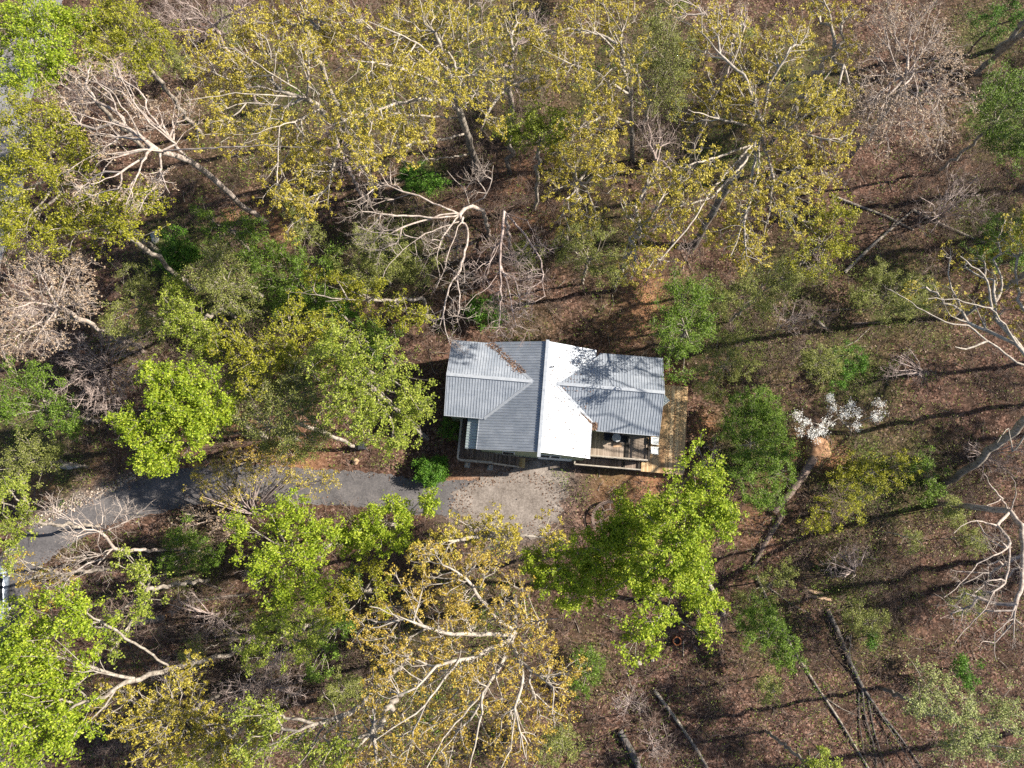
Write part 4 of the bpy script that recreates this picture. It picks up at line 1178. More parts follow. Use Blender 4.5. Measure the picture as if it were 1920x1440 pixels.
T("big gold oak spreading widest, its limbs drooping towards the house", "gold", 22,
  [(1330, 60, 62), (1420, 100, 72), (1490, 70, 52), (1400, 190, 80), (1520, 200, 66), (1330, 190, 62), (1480, 280, 72), (1562, 265, 45), (1310, 330, 66), (1390, 400, 70), (1470, 360, 66), (1545, 330, 42), (1400, 470, 52), (1290, 420, 52), (1240, 495, 34)],
  trunk=[(1300, 462, 0), (1350, 375, 6), (1395, 300, 11), (1428, 240, 15), (1415, 190, 17)], rb=.36, dens=.85,
  limbs=[[(1425, 240, 15), (1400, 150, 18), (1340, 90, 19)], [(1425, 240, 15), (1350, 225, 16), (1290, 205, 18)], [(1425, 240, 15), (1424, 310, 17), (1400, 400, 18), (1370, 480, 18)], [(1412, 270, 13), (1340, 350, 17), (1288, 430, 18)], [(1424, 250, 15), (1450, 330, 17), (1440, 420, 18)],
         [(1412, 270, 13), (1330, 300, 17), (1268, 315, 18)], [(1428, 238, 15), (1490, 250, 17), (1555, 262, 18)], [(1428, 235, 15), (1440, 160, 17), (1490, 80, 19)], [(1425, 245, 15), (1410, 330, 17), (1395, 420, 18), (1400, 480, 18)], [(1400, 300, 12), (1335, 370, 16), (1262, 390, 17)]])
T("bare grey tree with forked top between the gold trees at the top edge", "tan", 19, [(1345, 30, 50), (1285, 15, 42), (1390, 35, 36)], trunk=[(1290, 300, 0), (1340, 180, 8), (1385, 80, 14), (1395, 50, 15)], dens=.5, rb=.2)
T("tan budded tree with a round pinkish crown by the open litter", "tan", 19, [(1640, 90, 62), (1720, 60, 66), (1780, 110, 44), (1700, 190, 80), (1632, 180, 54), (1752, 240, 48), (1640, 252, 44), (1780, 170, 44), (1660, 30, 45)], trunk=[(1590, 300, 0), (1640, 240, 6), (1680, 180, 11), (1700, 140, 14)], rb=.26)
T("straight grey trunk leaning out of the picture past the tan budded tree", "green", 22, [(2130, -120, 110), (2190, -60, 80)], trunk=[(1828, 138, 0), (1880, 94, 5), (1925, 55, 9), (2000, -10, 13), (2080, -80, 16)], rb=.3)
T("mid green tree on the edge below the leaning grey trunk", "green", 11, [(1888, 170, 55), (1870, 240, 52), (1910, 285, 42), (1850, 190, 30)], dens=1.1)
T("small dark green tree in the corner under the leaning trunk", "dark", 8, [(1855, 45, 38), (1900, 20, 36)], dens=.5)
T("bare brown twiggy tree behind the white limbed tree", "bare", 15, [(330, 30, 48), (395, 40, 45), (440, 15, 35)], dens=.7)
T("bare twiggy tree in the gap between two gold crowns", "bare", 14, [(960, 150, 48), (985, 60, 40), (930, 110, 35)], dens=.7)
T("bare grey tree filling the dark gap beside the forked trunks", "bare", 13, [(1230, 260, 42), (1240, 330, 40)], dens=.6)
T("bare brown tree under the gold limbs at the left of the thick trunk", "bare", 12, [(650, 300, 45), (620, 250, 35)], dens=.6)
T("gold tree rising through the twigs between the thick trunk and the twin trunks", "gold", 18, [(960, 40, 42), (940, 110, 34), (1000, 150, 36), (920, 230, 34)], dens=.8)
T("gold crown filling the corner between the big gold oak and the tan budded tree", "gold", 19, [(1580, 100, 38), (1570, 180, 40), (1545, 20, 40), (1590, 30, 30)], dens=.8)
T("gold crown on the left flank of the big gold oak over the dark gap", "gold", 18, [(1230, 330, 42), (1235, 400, 40), (1200, 440, 36), (1180, 380, 34), (1190, 500, 32)], dens=.8)
T("green understory tree below the gold tree with the leaning pale trunk", "green", 8, [(420, 440, 42), (470, 430, 36), (390, 410, 32)], dens=.8)
T("feathery olive tree in front of the round pinkish bare shrub", "olive", 9, [(250, 560, 46), (280, 610, 38), (225, 600, 34), (260, 520, 34)], dens=.9)
T("olive tree with fine leaves above the spreading driveway shrub", "olive", 10, [(470, 730, 46), (450, 790, 36), (510, 830, 40), (560, 840, 34)], dens=.9)
T("green tree squeezed between the pale limbed yellow tree and the large lime tree", "green", 9, [(700, 630, 40), (660, 620, 34), (720, 660, 32), (610, 580, 36)], dens=1.0)
T("olive gold sapling thicket on the slope below the lime tree with the broken crown", "yellow", 8, [(660, 1110, 44), (700, 1080, 40), (630, 1140, 34), (720, 1120, 34)], dens=.8, leafk=.7)
T("yellowish thicket tree along the bottom edge left of the pale trunk", "yellow", 11, [(420, 1420, 46), (350, 1430, 40), (480, 1370, 34), (390, 1370, 36)], dens=.9, leafk=.7)
T("olive sapling thicket around the thin fallen trunk's upper end", "olive", 4, [(1440, 1090, 36), (1400, 1120, 28), (1480, 1080, 28)], dens=.6, zfrac=.65)
T("low yellow olive sapling beyond the felled log's cut end", "yellow", 3.5, [(1560, 960, 40), (1520, 980, 32), (1600, 945, 34)], dens=.6, zfrac=.6, leafk=.6)
T("low green sapling left of the felled log by the lime tree", "green", 4, [(1460, 890, 34), (1440, 930, 30), (1470, 850, 28)], dens=.8, zfrac=.65)
# --- middle left
T("tan leaved tree with white limbs on the edge above the pinkish bare shrub", "tan", 16, [(60, 490, 66), (110, 560, 52), (30, 590, 45), (140, 500, 36), (22, 640, 34), (90, 630, 35), (150, 560, 34)], dens=1.3, limbs=[[(95, 600, 10), (75, 545, 13), (70, 500, 15)], [(90, 600, 10), (110, 540, 14), (115, 510, 15)], [(88, 590, 11), (45, 570, 14)]], rb=.2)
T("fuzzy mid green tree on the edge left of the pinkish bare shrub", "green", 9, [(50, 720, 52), (100, 765, 38), (22, 770, 38), (130, 795, 28)], dens=1.2)
T("olive thicket tree on the edge below the fuzzy green tree", "olive", 8, [(60, 845, 45), (28, 875, 42), (100, 855, 36)])
T("pale yellow green tree where the driveway leaves the picture", "yellowlime", 12, [(22, 930, 38), (28, 995, 33), (15, 1045, 28), (50, 960, 22)])
T("gold and tan thin tree beside the parked car", "orange", 11, [(50, 1075, 32), (92, 1110, 34), (30, 1050, 20), (120, 1080, 25)], dens=.7)
T("round pinkish bare shrub with a dense fan of stems", "bare", 5.5, [(165, 720, 62), (150, 665, 52), (232, 640, 50), (200, 760, 52), (250, 700, 40)], base=(207, 690), name="bare_shrub", multi=60, dens=.8, zfrac=.6)
T("bright lime tree standing over the driveway with its pale trunk leaning left", "lime", 14, [(300, 710, 34), (365, 725, 48), (245, 790, 30), (300, 800, 56), (370, 790, 56), (300, 850, 44), (330, 750, 48), (285, 862, 33), (412, 760, 28)],
  trunk=[(497, 820, 0), (470, 803, 3), (435, 785, 7), (390, 768, 10), (350, 755, 12)], rb=.25, dens=1.25)
T("large yellow lime tree nearest the house wall with a pale leaning trunk", "yellowlime", 17, [(700, 690, 62), (760, 760, 52), (680, 790, 52), (740, 822, 34), (640, 680, 56), (620, 640, 42), (782, 740, 32), (650, 740, 48)],
  trunk=[(800, 822, 0), (755, 778, 4), (715, 742, 8), (660, 690, 12.5), (622, 664, 14.5)], rb=.24, limbs=[[(660, 692, 12.5), (668, 670, 14), (690, 650, 15)], [(655, 690, 12.5), (640, 660, 15)]])
T("thin grey green tree whose pale trunk ends beside the black bin", "olive", 14, [(540, 785, 52), (560, 720, 52), (500, 745, 44), (592, 762, 42), (480, 790, 33), (600, 810, 25)], trunk=[(672, 840, 0), (610, 812, 5), (545, 790, 9.5), (520, 775, 11)], rb=.19)
T("soft lime tree left of the dark green understory", "yellowlime", 12, [(340, 550, 42), (355, 612, 48), (330, 590, 36), (385, 650, 36)], base=(440, 592), dens=1.1)
T("olive feathery tree between the deep green shrub and the soft lime tree", "olive", 13, [(425, 535, 42), (405, 490, 38), (452, 562, 38), (390, 520, 30)], base=(490, 552))
T("dark green understory tree in the shade left of the bare white tree", "green", 8, [(480, 490, 48), (525, 480, 38), (560, 520, 48), (530, 560, 48), (600, 560, 38), (620, 500, 36)], dens=1.0)
T("broad yellow green tree between the dark understory and the large lime tree", "yellow", 14, [(600, 620, 43), (560, 610, 42), (520, 645, 46), (470, 662, 42), (435, 640, 38), (480, 700, 38), (540, 680, 42), (590, 670, 38)], leafk=.8)
T("pale limbed yellow tree stretching sideways above the roof corner", "yellow", 12, [(580, 530, 28), (740, 590, 38), (700, 562, 38), (660, 545, 28), (790, 592, 28), (620, 520, 25)],
  trunk=[(800, 585, 0), (795, 560, 5), (740, 563, 8), (690, 563, 9.5)], limbs=[[(690, 563, 9.5), (640, 562, 10.5), (600, 555, 11), (535, 545, 11.5)], [(640, 562, 10.5), (610, 565, 11)]], rb=.16, dens=.8)
T("deep green shrub in the shadow below the yellow green crowns", "dark", 4, [(330, 465, 36), (318, 490, 24), (355, 480, 26)], name="green_shrub", zfrac=.6)
T("evergreen shrub under the drooping white branches near the roof", "dark", 3, [(905, 578, 30), (930, 590, 20), (882, 585, 16)], name="green_shrub", zfrac=.6, dens=1.4)
T("bright green shrub behind the upper white branches", "dark", 4, [(785, 335, 32), (765, 325, 22), (815, 345, 20)], name="green_shrub", zfrac=.6)
T("bright green shrub beside the porch deck stairs", "dark", 1.9, [(800, 878, 18), (822, 882, 18), (810, 892, 16), (826, 872, 12), (796, 890, 12)], name="green_shrub", zfrac=.55, dens=3.0, flat=.8, leafk=1.6)
T("bright green shrub between the yellow tree and the large lime tree", "dark", 5, [(645, 583, 24), (630, 570, 16)], name="green_shrub", zfrac=.6)
T("black green evergreen bush at the left wall of the house", "dark", 2.2, [(845, 810, 20), (838, 795, 12)], name="green_shrub", zfrac=.5, leafk=.6)
# --- the dead white trees above the house
T("bare white limbed tree drooping over the roof's back corner", "barewhite", 17,
  [(700, 400, 45), (740, 440, 40), (820, 460, 40), (850, 520, 40), (870, 590, 34), (720, 350, 36), (900, 340, 34), (690, 460, 32), (820, 600, 22), (850, 640, 18)],
  trunk=[(915, 445, 0), (915, 425, 6), (905, 395, 10), (880, 385, 12.5), (862, 402, 13)], rb=.19, dens=.55,
  limbs=[[(862, 402, 13), (830, 388, 14), (790, 370, 14.5), (750, 357, 15), (700, 335, 15.5), (675, 315, 16)], [(730, 350, 15), (715, 325, 15.5), (690, 308, 16)], [(700, 355, 15.2), (670, 375, 16), (650, 378, 16)],
         [(862, 402, 13), (820, 410, 14), (770, 405, 14.5), (740, 405, 15), (700, 398, 15.5)], [(862, 400, 13), (840, 400, 13.5), (800, 412, 14), (755, 428, 15), (715, 445, 15.5)], [(865, 415, 13), (830, 425, 14), (795, 440, 14.5), (778, 452, 15), (750, 475, 15), (725, 500, 15.5), (718, 520, 15.8)],
         [(785, 447, 14.8), (750, 440, 15.2), (700, 435, 15.6), (670, 424, 16)], [(860, 405, 13), (840, 430, 14), (825, 455, 14.5), (818, 490, 15), (825, 520, 15.2)], [(868, 408, 13), (855, 435, 14), (845, 460, 14.5), (835, 500, 15), (818, 540, 15)],
         [(872, 420, 13), (880, 440, 13.5), (872, 470, 14), (862, 510, 14.5), (840, 540, 14.8), (832, 580, 14.8), (825, 610, 14.8)], [(858, 515, 14.5), (862, 560, 14.8), (858, 605, 14.8)], [(832, 575, 14.8), (833, 610, 14.8), (845, 650, 14.6), (868, 690, 14.2)][:3],
         [(880, 385, 12.5), (872, 355, 14), (850, 335, 15), (838, 320, 15.5)], [(885, 382, 12.5), (910, 370, 14), (922, 340, 14.8), (925, 310, 15.5)]])
T("second bare pinkish tree, its long branches hanging straight down to the roof", "bare", 15,
  [(940, 470, 36), (970, 500, 36), (1000, 520, 34), (940, 560, 34), (970, 600, 34), (1010, 460, 30), (900, 520, 28), (930, 620, 22), (985, 560, 30)],
  trunk=[(955, 480, 0), (955, 450, 6), (950, 415, 10), (945, 396, 11.5)], rb=.16, dens=.7,
  limbs=[[(945, 396, 11.5), (942, 430, 12.5), (938, 470, 13), (938, 510, 13.2), (940, 560, 13.2), (935, 615, 12.8)], [(940, 500, 13), (950, 530, 13.3), (960, 570, 13.3), (968, 610, 13)], [(938, 455, 12.8), (925, 480, 13.2), (915, 500, 13.4), (900, 490, 13.6)],
         [(948, 400, 11.5), (985, 440, 12.5), (1010, 480, 13), (1020, 510, 13.3), (1015, 535, 13.4), (1022, 555, 13.4)], [(945, 398, 11.5), (990, 415, 12.5), (1000, 440, 13), (1010, 455, 13.3), (1040, 475, 13.6)], [(938, 505, 13), (915, 540, 13.3), (890, 555, 13.5), (872, 575, 13.6)], [(940, 510, 13.2), (965, 520, 13.5), (975, 560, 13.5)]])
T("olive undergrowth tree behind the lower left white branches", "olive", 8, [(730, 470, 54), (700, 510, 46), (780, 500, 38), (680, 450, 34), (650, 500, 30)])
T("yellowish olive sapling between the gold crown and the bare trees", "olive", 8, [(1100, 450, 46), (1062, 470, 36), (1150, 500, 38), (1110, 500, 30)], dens=.8)
# --- right of the house
T("mid green tree overhanging the right end of the roof", "green", 10.5, [(1290, 550, 40), (1272, 645, 46), (1262, 595, 38), (1312, 608, 38), (1270, 700, 26), (1320, 560, 25)], base=(1275, 640), dens=1.15)
T("thin olive sapling between the roof tree and the open litter", "olive", 5, [(1340, 680, 45), (1372, 640, 36), (1332, 730, 32), (1390, 690, 30)], dens=.6, zfrac=.65)
T("mid green shrubby tree in front of the clay mound", "green", 5, [(1412, 760, 45), (1430, 828, 55), (1395, 880, 36), (1422, 932, 28), (1442, 785, 36), (1370, 800, 28)], dens=1.0, zfrac=.65)
T("yellow green fuzzy tree just right of the big gold oak", "yellow", 12, [(1540, 430, 54), (1522, 490, 42), (1568, 402, 34), (1580, 460, 30)], dens=1.0, leafk=.7)
T("olive fuzzy tree below the big gold oak's lowest limbs", "olive", 10, [(1422, 530, 44), (1382, 560, 36), (1470, 520, 38), (1440, 570, 30)])
T("low olive sapling on the litter above the long crooked branch", "olive", 5, [(1690, 570, 40), (1650, 525, 38), (1720, 540, 34), (1620, 560, 28)], zfrac=.65, dens=.8)
T("green undergrowth tree behind the gold and white limbs on the edge", "green", 7, [(1880, 435, 45), (1850, 470, 36), (1905, 480, 36)], zfrac=.7)
T("small green shrub directly above the white blossoms", "dark", 2.4, [(1580, 690, 30), (1592, 665, 22), (1570, 712, 20), (1610, 680, 18)], name="green_shrub", zfrac=.55, dens=.6)
T("dogwood shrub covered in bright white blossoms above the clay mound", "dogwood", 5, [(1508, 795, 15), (1516, 808, 14), (1545, 803, 14), (1552, 790, 10), (1536, 815, 10), (1580, 778, 14), (1592, 765, 13), (1604, 775, 9), (1652, 762, 12), (1558, 748, 9), (1562, 765, 8), (1640, 780, 8), (1496, 780, 9), (1604, 800, 8), (1640, 785, 8)], base=(1590, 812), name="flowering_shrub", zfrac=.8, dens=1.0, flat=.3)
T("yellow green sapling on the litter below the white blossoms", "yellow", 3, [(1610, 880, 42), (1650, 900, 36), (1580, 900, 28), (1690, 870, 32)], zfrac=.6, dens=.7, leafk=.6)
T("green sapling beside the dark grey trunk's foot", "green", 3, [(1740, 870, 26), (1750, 920, 28)], zfrac=.6, dens=.7)
T("white limbed tree reaching in from the edge with sparse gold leaves", "sparsegold", 20, [(1840, 500, 46), (1790, 575, 33), (1880, 545, 46), (1900, 450, 46), (1722, 548, 32), (1850, 600, 36), (1780, 475, 22), (1930, 620, 45), (2000, 680, 60), (2060, 720, 60), (2020, 780, 50), (2080, 640, 60)],  # crown lobes past the right edge added to deepen the shade
  trunk=[(1768, 912, 0), (1830, 868, 4), (1895, 812, 8), (1955, 760, 12), (1985, 725, 15)], rb=.34,
  limbs=[[(1985, 725, 15), (1920, 685, 16), (1850, 640, 17), (1820, 612, 17.5), (1770, 603, 18), (1720, 575, 18.5), (1668, 542, 19)], [(1985, 725, 15), (1925, 670, 16), (1885, 612, 17), (1860, 580, 17.5), (1800, 563, 18.5), (1740, 560, 19)], [(1860, 578, 17.5), (1850, 520, 18.5), (1800, 480, 19.5)],
         [(1955, 760, 12), (1900, 850, 9.5), (1890, 800, 10), (1870, 830, 10)], [(1850, 640, 17), (1810, 655, 17.5), (1790, 650, 18)]])
T("dim grey trunk rising behind the sparse gold leaves on the edge", "yellow", 22, [(1970, 440, 55), (2010, 500, 60), (1935, 410, 36), (2060, 460, 70), (2050, 540, 60), (2110, 500, 60), (2100, 420, 60)], trunk=[(1800, 596, 0), (1860, 555, 4), (1920, 515, 9), (1985, 470, 14)], rb=.28, dens=.7)  # out-of-view crown enlarged to shade the house roof
T("bare white limbed tree with curling branches on the edge by the fallen logs", "barewhite", 14.5, [(1830, 1090, 42), (1860, 1150, 40), (1895, 1080, 45), (1800, 1140, 34), (1870, 1010, 32), (1900, 1180, 30), (1850, 1220, 24)],
  trunk=[(1757, 945, 0), (1800, 948, 3.5), (1850, 953, 6.5), (1893, 960, 8.5), (1915, 985, 10)], rb=.27, dens=.6,
  limbs=[[(1893, 960, 8.5), (1870, 985, 11), (1830, 976, 12), (1800, 988, 12.5), (1788, 1000, 13)], [(1870, 985, 11), (1893, 1012, 12), (1885, 1035, 12.5), (1860, 1042, 13), (1830, 1060, 13), (1812, 1085, 13.5), (1790, 1105, 13.8), (1770, 1120, 14)],
         [(1893, 1015, 12), (1892, 1060, 12.6), (1885, 1090, 13), (1860, 1118, 13.5), (1845, 1145, 14), (1815, 1175, 14), (1790, 1205, 14.3)], [(1915, 985, 10), (1920, 1040, 12), (1915, 1100, 13), (1895, 1160, 13.8), (1866, 1190, 14), (1862, 1215, 14), (1868, 1238, 14.2)],
         [(1893, 960, 8.5), (1905, 925, 10), (1900, 900, 11), (1895, 892, 11)], [(1890, 955, 8.5), (1880, 935, 10), (1850, 948, 11)], [(1880, 935, 10), (1858, 910, 11), (1845, 888, 12)], [(1885, 1090, 13), (1870, 1085, 13.4), (1850, 1090, 13.8)]])
T("pale grey green tree in the bottom corner beside the forked fallen tree", "palegreen", 13, [(1740, 1290, 42), (1800, 1345, 60), (1880, 1330, 44), (1850, 1400, 48), (1722, 1330, 32), (1905, 1400, 40), (1780, 1400, 36)])
T("small yellow green tree top at the bottom edge by the thin fallen trunk", "yellowlime", 10, [(1515, 1425, 30), (1545, 1432, 22), (1490, 1440, 20)])
T("green sapling with the thin fallen trunk passing under it", "green", 5, [(1430, 1160, 42), (1472, 1222, 38), (1452, 1192, 30), (1410, 1190, 24)], zfrac=.75, dens=.9)
T("bare twiggy shrub on the litter above the sawn planks", "bare", 3.5, [(1590, 1050, 30), (1560, 1065, 24), (1610, 1035, 22)], base=(1596, 1072), name="bare_shrub", multi=26, dens=.8, zfrac=.6)
T("bare twiggy shrub fanning out right of the small green shrub", "bare", 3, [(1690, 685, 28), (1720, 695, 24), (1680, 705, 22)], base=(1725, 700), name="bare_shrub", multi=22, dens=.8, zfrac=.6)
T("bare brown thicket shrub near the foot of the dark grey trunk", "bare", 3.5, [(1870, 870, 36), (1830, 850, 30), (1900, 830, 30)], name="bare_shrub", multi=24, dens=.6, zfrac=.6)
T("bare shrub under the end of the tan deck", "bare", 3, [(1330, 850, 24), (1320, 880, 22)], base=(1322, 885), name="bare_shrub", multi=18, dens=.8, zfrac=.6)
T("bare purple brown shrub in the gap of the open slope by the tan budded tree", "bare", 6, [(1750, 400, 42), (1800, 350, 42), (1840, 390, 36)], name="bare_shrub", multi=20, dens=.5, zfrac=.6)
# --- bottom
T("tall bright lime tree in front of the tan deck", "lime", 18, [(1310, 915, 60), (1345, 975, 40), (1262, 968, 60), (1290, 1080, 55), (1312, 1130, 38), (1222, 1150, 36), (1195, 1200, 34), (1270, 1030, 56), (1318, 1180, 24), (1215, 1075, 45)],
  trunk=[(1358, 1152, 0), (1338, 1110, 4), (1310, 1062, 8), (1280, 1030, 12), (1265, 1010, 14)], rb=.23, dens=1.2, limbs=[[(1290, 1040, 11), (1185, 1083, 13), (1135, 1108, 14)], [(1280, 1035, 12), (1255, 1130, 14), (1230, 1165, 14.5)]])
T("darker lime tree touching the curved bench and gravel", "lime", 13, [(1160, 1000, 46), (1112, 1040, 52), (1052, 1080, 44), (1180, 1060, 46), (1012, 1062, 36), (1130, 1090, 40), (1080, 1110, 34), (1178, 968, 36), (1145, 1005, 32), (1222, 962, 32), (1205, 1010, 36)], dens=1.1)
T("orange gold tree with long pale limbs streaming to the bottom edge", "orange", 21, [(880, 1060, 56), (800, 1060, 42), (780, 1115, 52), (860, 1150, 68), (960, 1140, 50), (1000, 1200, 42), (1045, 1250, 42), (1035, 1330, 46), (910, 1270, 70), (810, 1240, 68), (710, 1180, 52), (740, 1270, 60), (850, 1370, 70), (960, 1360, 56), (985, 1400, 36), (1010, 1290, 36), (760, 1370, 45)],
  trunk=[(962, 1120, 0), (966, 1150, 6), (962, 1180, 11), (955, 1200, 14)], rb=.33, dens=.85,
  limbs=[[(955, 1200, 14), (940, 1245, 15.5), (905, 1300, 17), (860, 1350, 18), (830, 1385, 18.5), (800, 1440, 19)], [(955, 1200, 14), (880, 1235, 16), (820, 1245, 17), (780, 1290, 18), (730, 1310, 18)], [(955, 1190, 14), (880, 1190, 15.5), (827, 1187, 16.5), (760, 1160, 17.5), (693, 1137, 18)], [(965, 1180, 13), (1000, 1165, 15), (1045, 1160, 17)],
         [(960, 1205, 14), (975, 1240, 15), (982, 1270, 16), (965, 1330, 17), (960, 1400, 18), (940, 1440, 18.5)], [(965, 1330, 17), (985, 1420, 18.5)], [(960, 1180, 12), (930, 1160, 14), (870, 1080, 17), (830, 1060, 18)], [(905, 1300, 17), (900, 1360, 18), (880, 1440, 19)], [(860, 1238, 16.5), (790, 1330, 18), (700, 1390, 19)], [(975, 1240, 15), (1040, 1290, 17), (1035, 1340, 18)]])
T("yellow gold tree top reaching over the gravel turnaround", "gold", 16, [(900, 1000, 34), (842, 1012, 40), (950, 1010, 34), (1030, 1000, 26), (790, 1030, 34), (930, 975, 22)])
T("orange gold crown at the bottom edge left of the streaming limbs", "orange", 18, [(660, 1400, 45), (700, 1330, 40), (720, 1420, 40)])
T("lime tree on the lower side of the driveway with a broken crown", "lime", 13, [(540, 980, 50), (500, 1050, 42), (570, 1060, 50), (462, 985, 32), (600, 1000, 40), (520, 1105, 36), (590, 1110, 30)], base=(640, 1020), leafk=.9)
T("lime sapling crown beside the driveway below the bin", "lime", 11, [(690, 990, 42), (750, 962, 36), (800, 946, 25), (722, 1002, 42), (652, 1012, 36)], dens=1.1)
T("fine leaved lime tree above the purple brush", "yellowlime", 12, [(500, 1185, 42), (560, 1215, 36), (472, 1232, 28), (532, 1160, 36), (590, 1180, 28)])
T("large bright lime tree filling the lower edge with a pale forked trunk", "lime", 19, [(60, 1180, 64), (130, 1150, 46), (40, 1280, 70), (110, 1260, 60), (60, 1380, 78), (140, 1340, 48), (182, 1170, 32), (20, 1220, 40)],
  trunk=[(452, 1222, 0), (380, 1238, 5), (320, 1253, 9), (262, 1271, 12.5), (220, 1288, 14)], rb=.21, limbs=[[(318, 1252, 9), (247, 1202, 13), (190, 1165, 16)], [(250, 1272, 13), (200, 1262, 15), (140, 1258, 17)]], dens=1.15)
T("thin pale lime tree between the bare white tree and the bright lime crown", "yellowlime", 13, [(265, 1080, 29), (262, 1130, 34), (225, 1182, 40), (242, 1050, 22), (300, 1092, 18)], dens=.8)
T("pale gold thicket tree near the bottom corner", "gold", 12, [(250, 1345, 54), (340, 1290, 50), (300, 1400, 46), (205, 1300, 32), (400, 1370, 44), (350, 1350, 36), (450, 1400, 40), (300, 1340, 40)], dens=1.2, leafk=.8)
T("yellow lime tree whose pale trunk lies across the bottom brush", "yellowlime", 17, [(520, 1350, 42), (560, 1400, 42), (480, 1400, 40), (462, 1330, 28), (620, 1410, 36), (650, 1395, 30)],
  trunk=[(770, 1225, 0), (740, 1262, 5), (711, 1285, 9), (665, 1335, 12), (620, 1350, 13.5)], rb=.2, limbs=[[(620, 1350, 13.5), (570, 1365, 15), (505, 1398, 16)], [(645, 1345, 13), (600, 1385, 15), (560, 1435, 16)], [(640, 1347, 13), (634, 1380, 15), (605, 1435, 16.5)], [(630, 1345, 13.5), (628, 1325, 14.5), (605, 1295, 15.5)]], dens=.8)
T("bare white tree with twisting limbs beside the lower driveway bend", "barewhite", 14, [(130, 990, 36), (180, 960, 32), (235, 975, 32), (150, 1050, 36), (200, 1060, 28), (100, 960, 25), (120, 1090, 28)],
  trunk=[(345, 1030, 0), (290, 1031, 4), (245, 1031, 7), (212, 1028, 9), (202, 1008, 10.5), (187, 997, 11)], rb=.15, dens=.6,
  limbs=[[(187, 997, 11), (160, 992, 12), (136, 978, 13), (132, 960, 13.5), (138, 925, 14)], [(134, 975, 13), (100, 952, 14)], [(160, 992, 12), (140, 1003, 12.8), (131, 985, 13.2), (75, 980, 14)], [(187, 997, 11), (180, 960, 13), (178, 942, 13.5)], [(197, 990, 11.5), (198, 960, 13), (193, 940, 14)], [(197, 995, 11), (223, 972, 13), (250, 963, 14)],
         [(187, 1000, 11), (183, 1020, 12), (190, 1035, 13)], [(210, 1029, 9), (190, 1040, 11), (160, 1048, 12.5), (120, 1052, 14)], [(212, 1028, 9), (180, 1062, 11.5), (130, 1092, 13)]])
T("spreading gold leafed bare shrub leaning across the driveway", "goldbare", 6.5, [(400, 890, 40), (470, 890, 45), (540, 880, 40), (582, 900, 36), (430, 930, 36), (622, 900, 26), (370, 905, 22)], base=(480, 965), name="bare_shrub", multi=70, dens=1.2, zfrac=.7)
T("low brown gold shrub on the upper bank of the driveway", "orange", 3, [(430, 862, 34), (480, 850, 30), (520, 862, 28)], name="bare_shrub", zfrac=.6, dens=.7, leafk=.5, multi=14)
T("low tan shrub on the lower bank of the driveway", "tan", 3, [(400, 965, 40), (350, 975, 34), (440, 975, 30)], name="bare_shrub", zfrac=.6, dens=.7, leafk=.8, multi=16)
T("green sapling on the striped slope below the driveway", "green", 4, [(380, 1040, 36), (342, 1012, 34), (320, 1050, 30)], zfrac=.65, dens=.8)
T("green sapling between the fine lime tree and the orange gold tree", "green", 7, [(620, 1200, 34), (600, 1250, 30), (640, 1170, 28), (650, 1100, 30)], zfrac=.75)
T("bare purple brush shrub around the pale snapped trunk", "bare", 4, [(470, 1290, 40), (540, 1290, 40), (430, 1300, 28)], name="bare_shrub", multi=30, dens=.8, zfrac=.6)
T("bare brown brush shrub on the striped slope by the crossed logs", "bare", 3.5, [(390, 1170, 38), (340, 1130, 34), (430, 1180, 28)], name="bare_shrub", multi=26, dens=.6, zfrac=.6)
T("small green shrub between the orange gold tree and the fire ring", "green", 3, [(1100, 1235, 28), (1095, 1290, 26), (1115, 1260, 20)], zfrac=.6, dens=.7)
T("lone small green shrub right of the forked fallen tree", "dark", 2, [(1632, 1200, 13), (1640, 1192, 9)], name="green_shrub", zfrac=.55, dens=.8)
T("bright green shrub above the pale corner tree", "dark", 4, [(1808, 1255, 24), (1820, 1275, 18)], name="green_shrub", zfrac=.7, dens=.8)

for a, k in TREES: tree(*a, **k)


def pix(x, y, z):
    """photo pixel of a world point"""
    d = np.array((x, y, z - H)); zc_ = d[1] * ST - d[2] * CT; yc = d[1] * CT + d[2] * ST
    return 960 + FPX * d[0] / zc_, 720 - FPX * yc / zc_


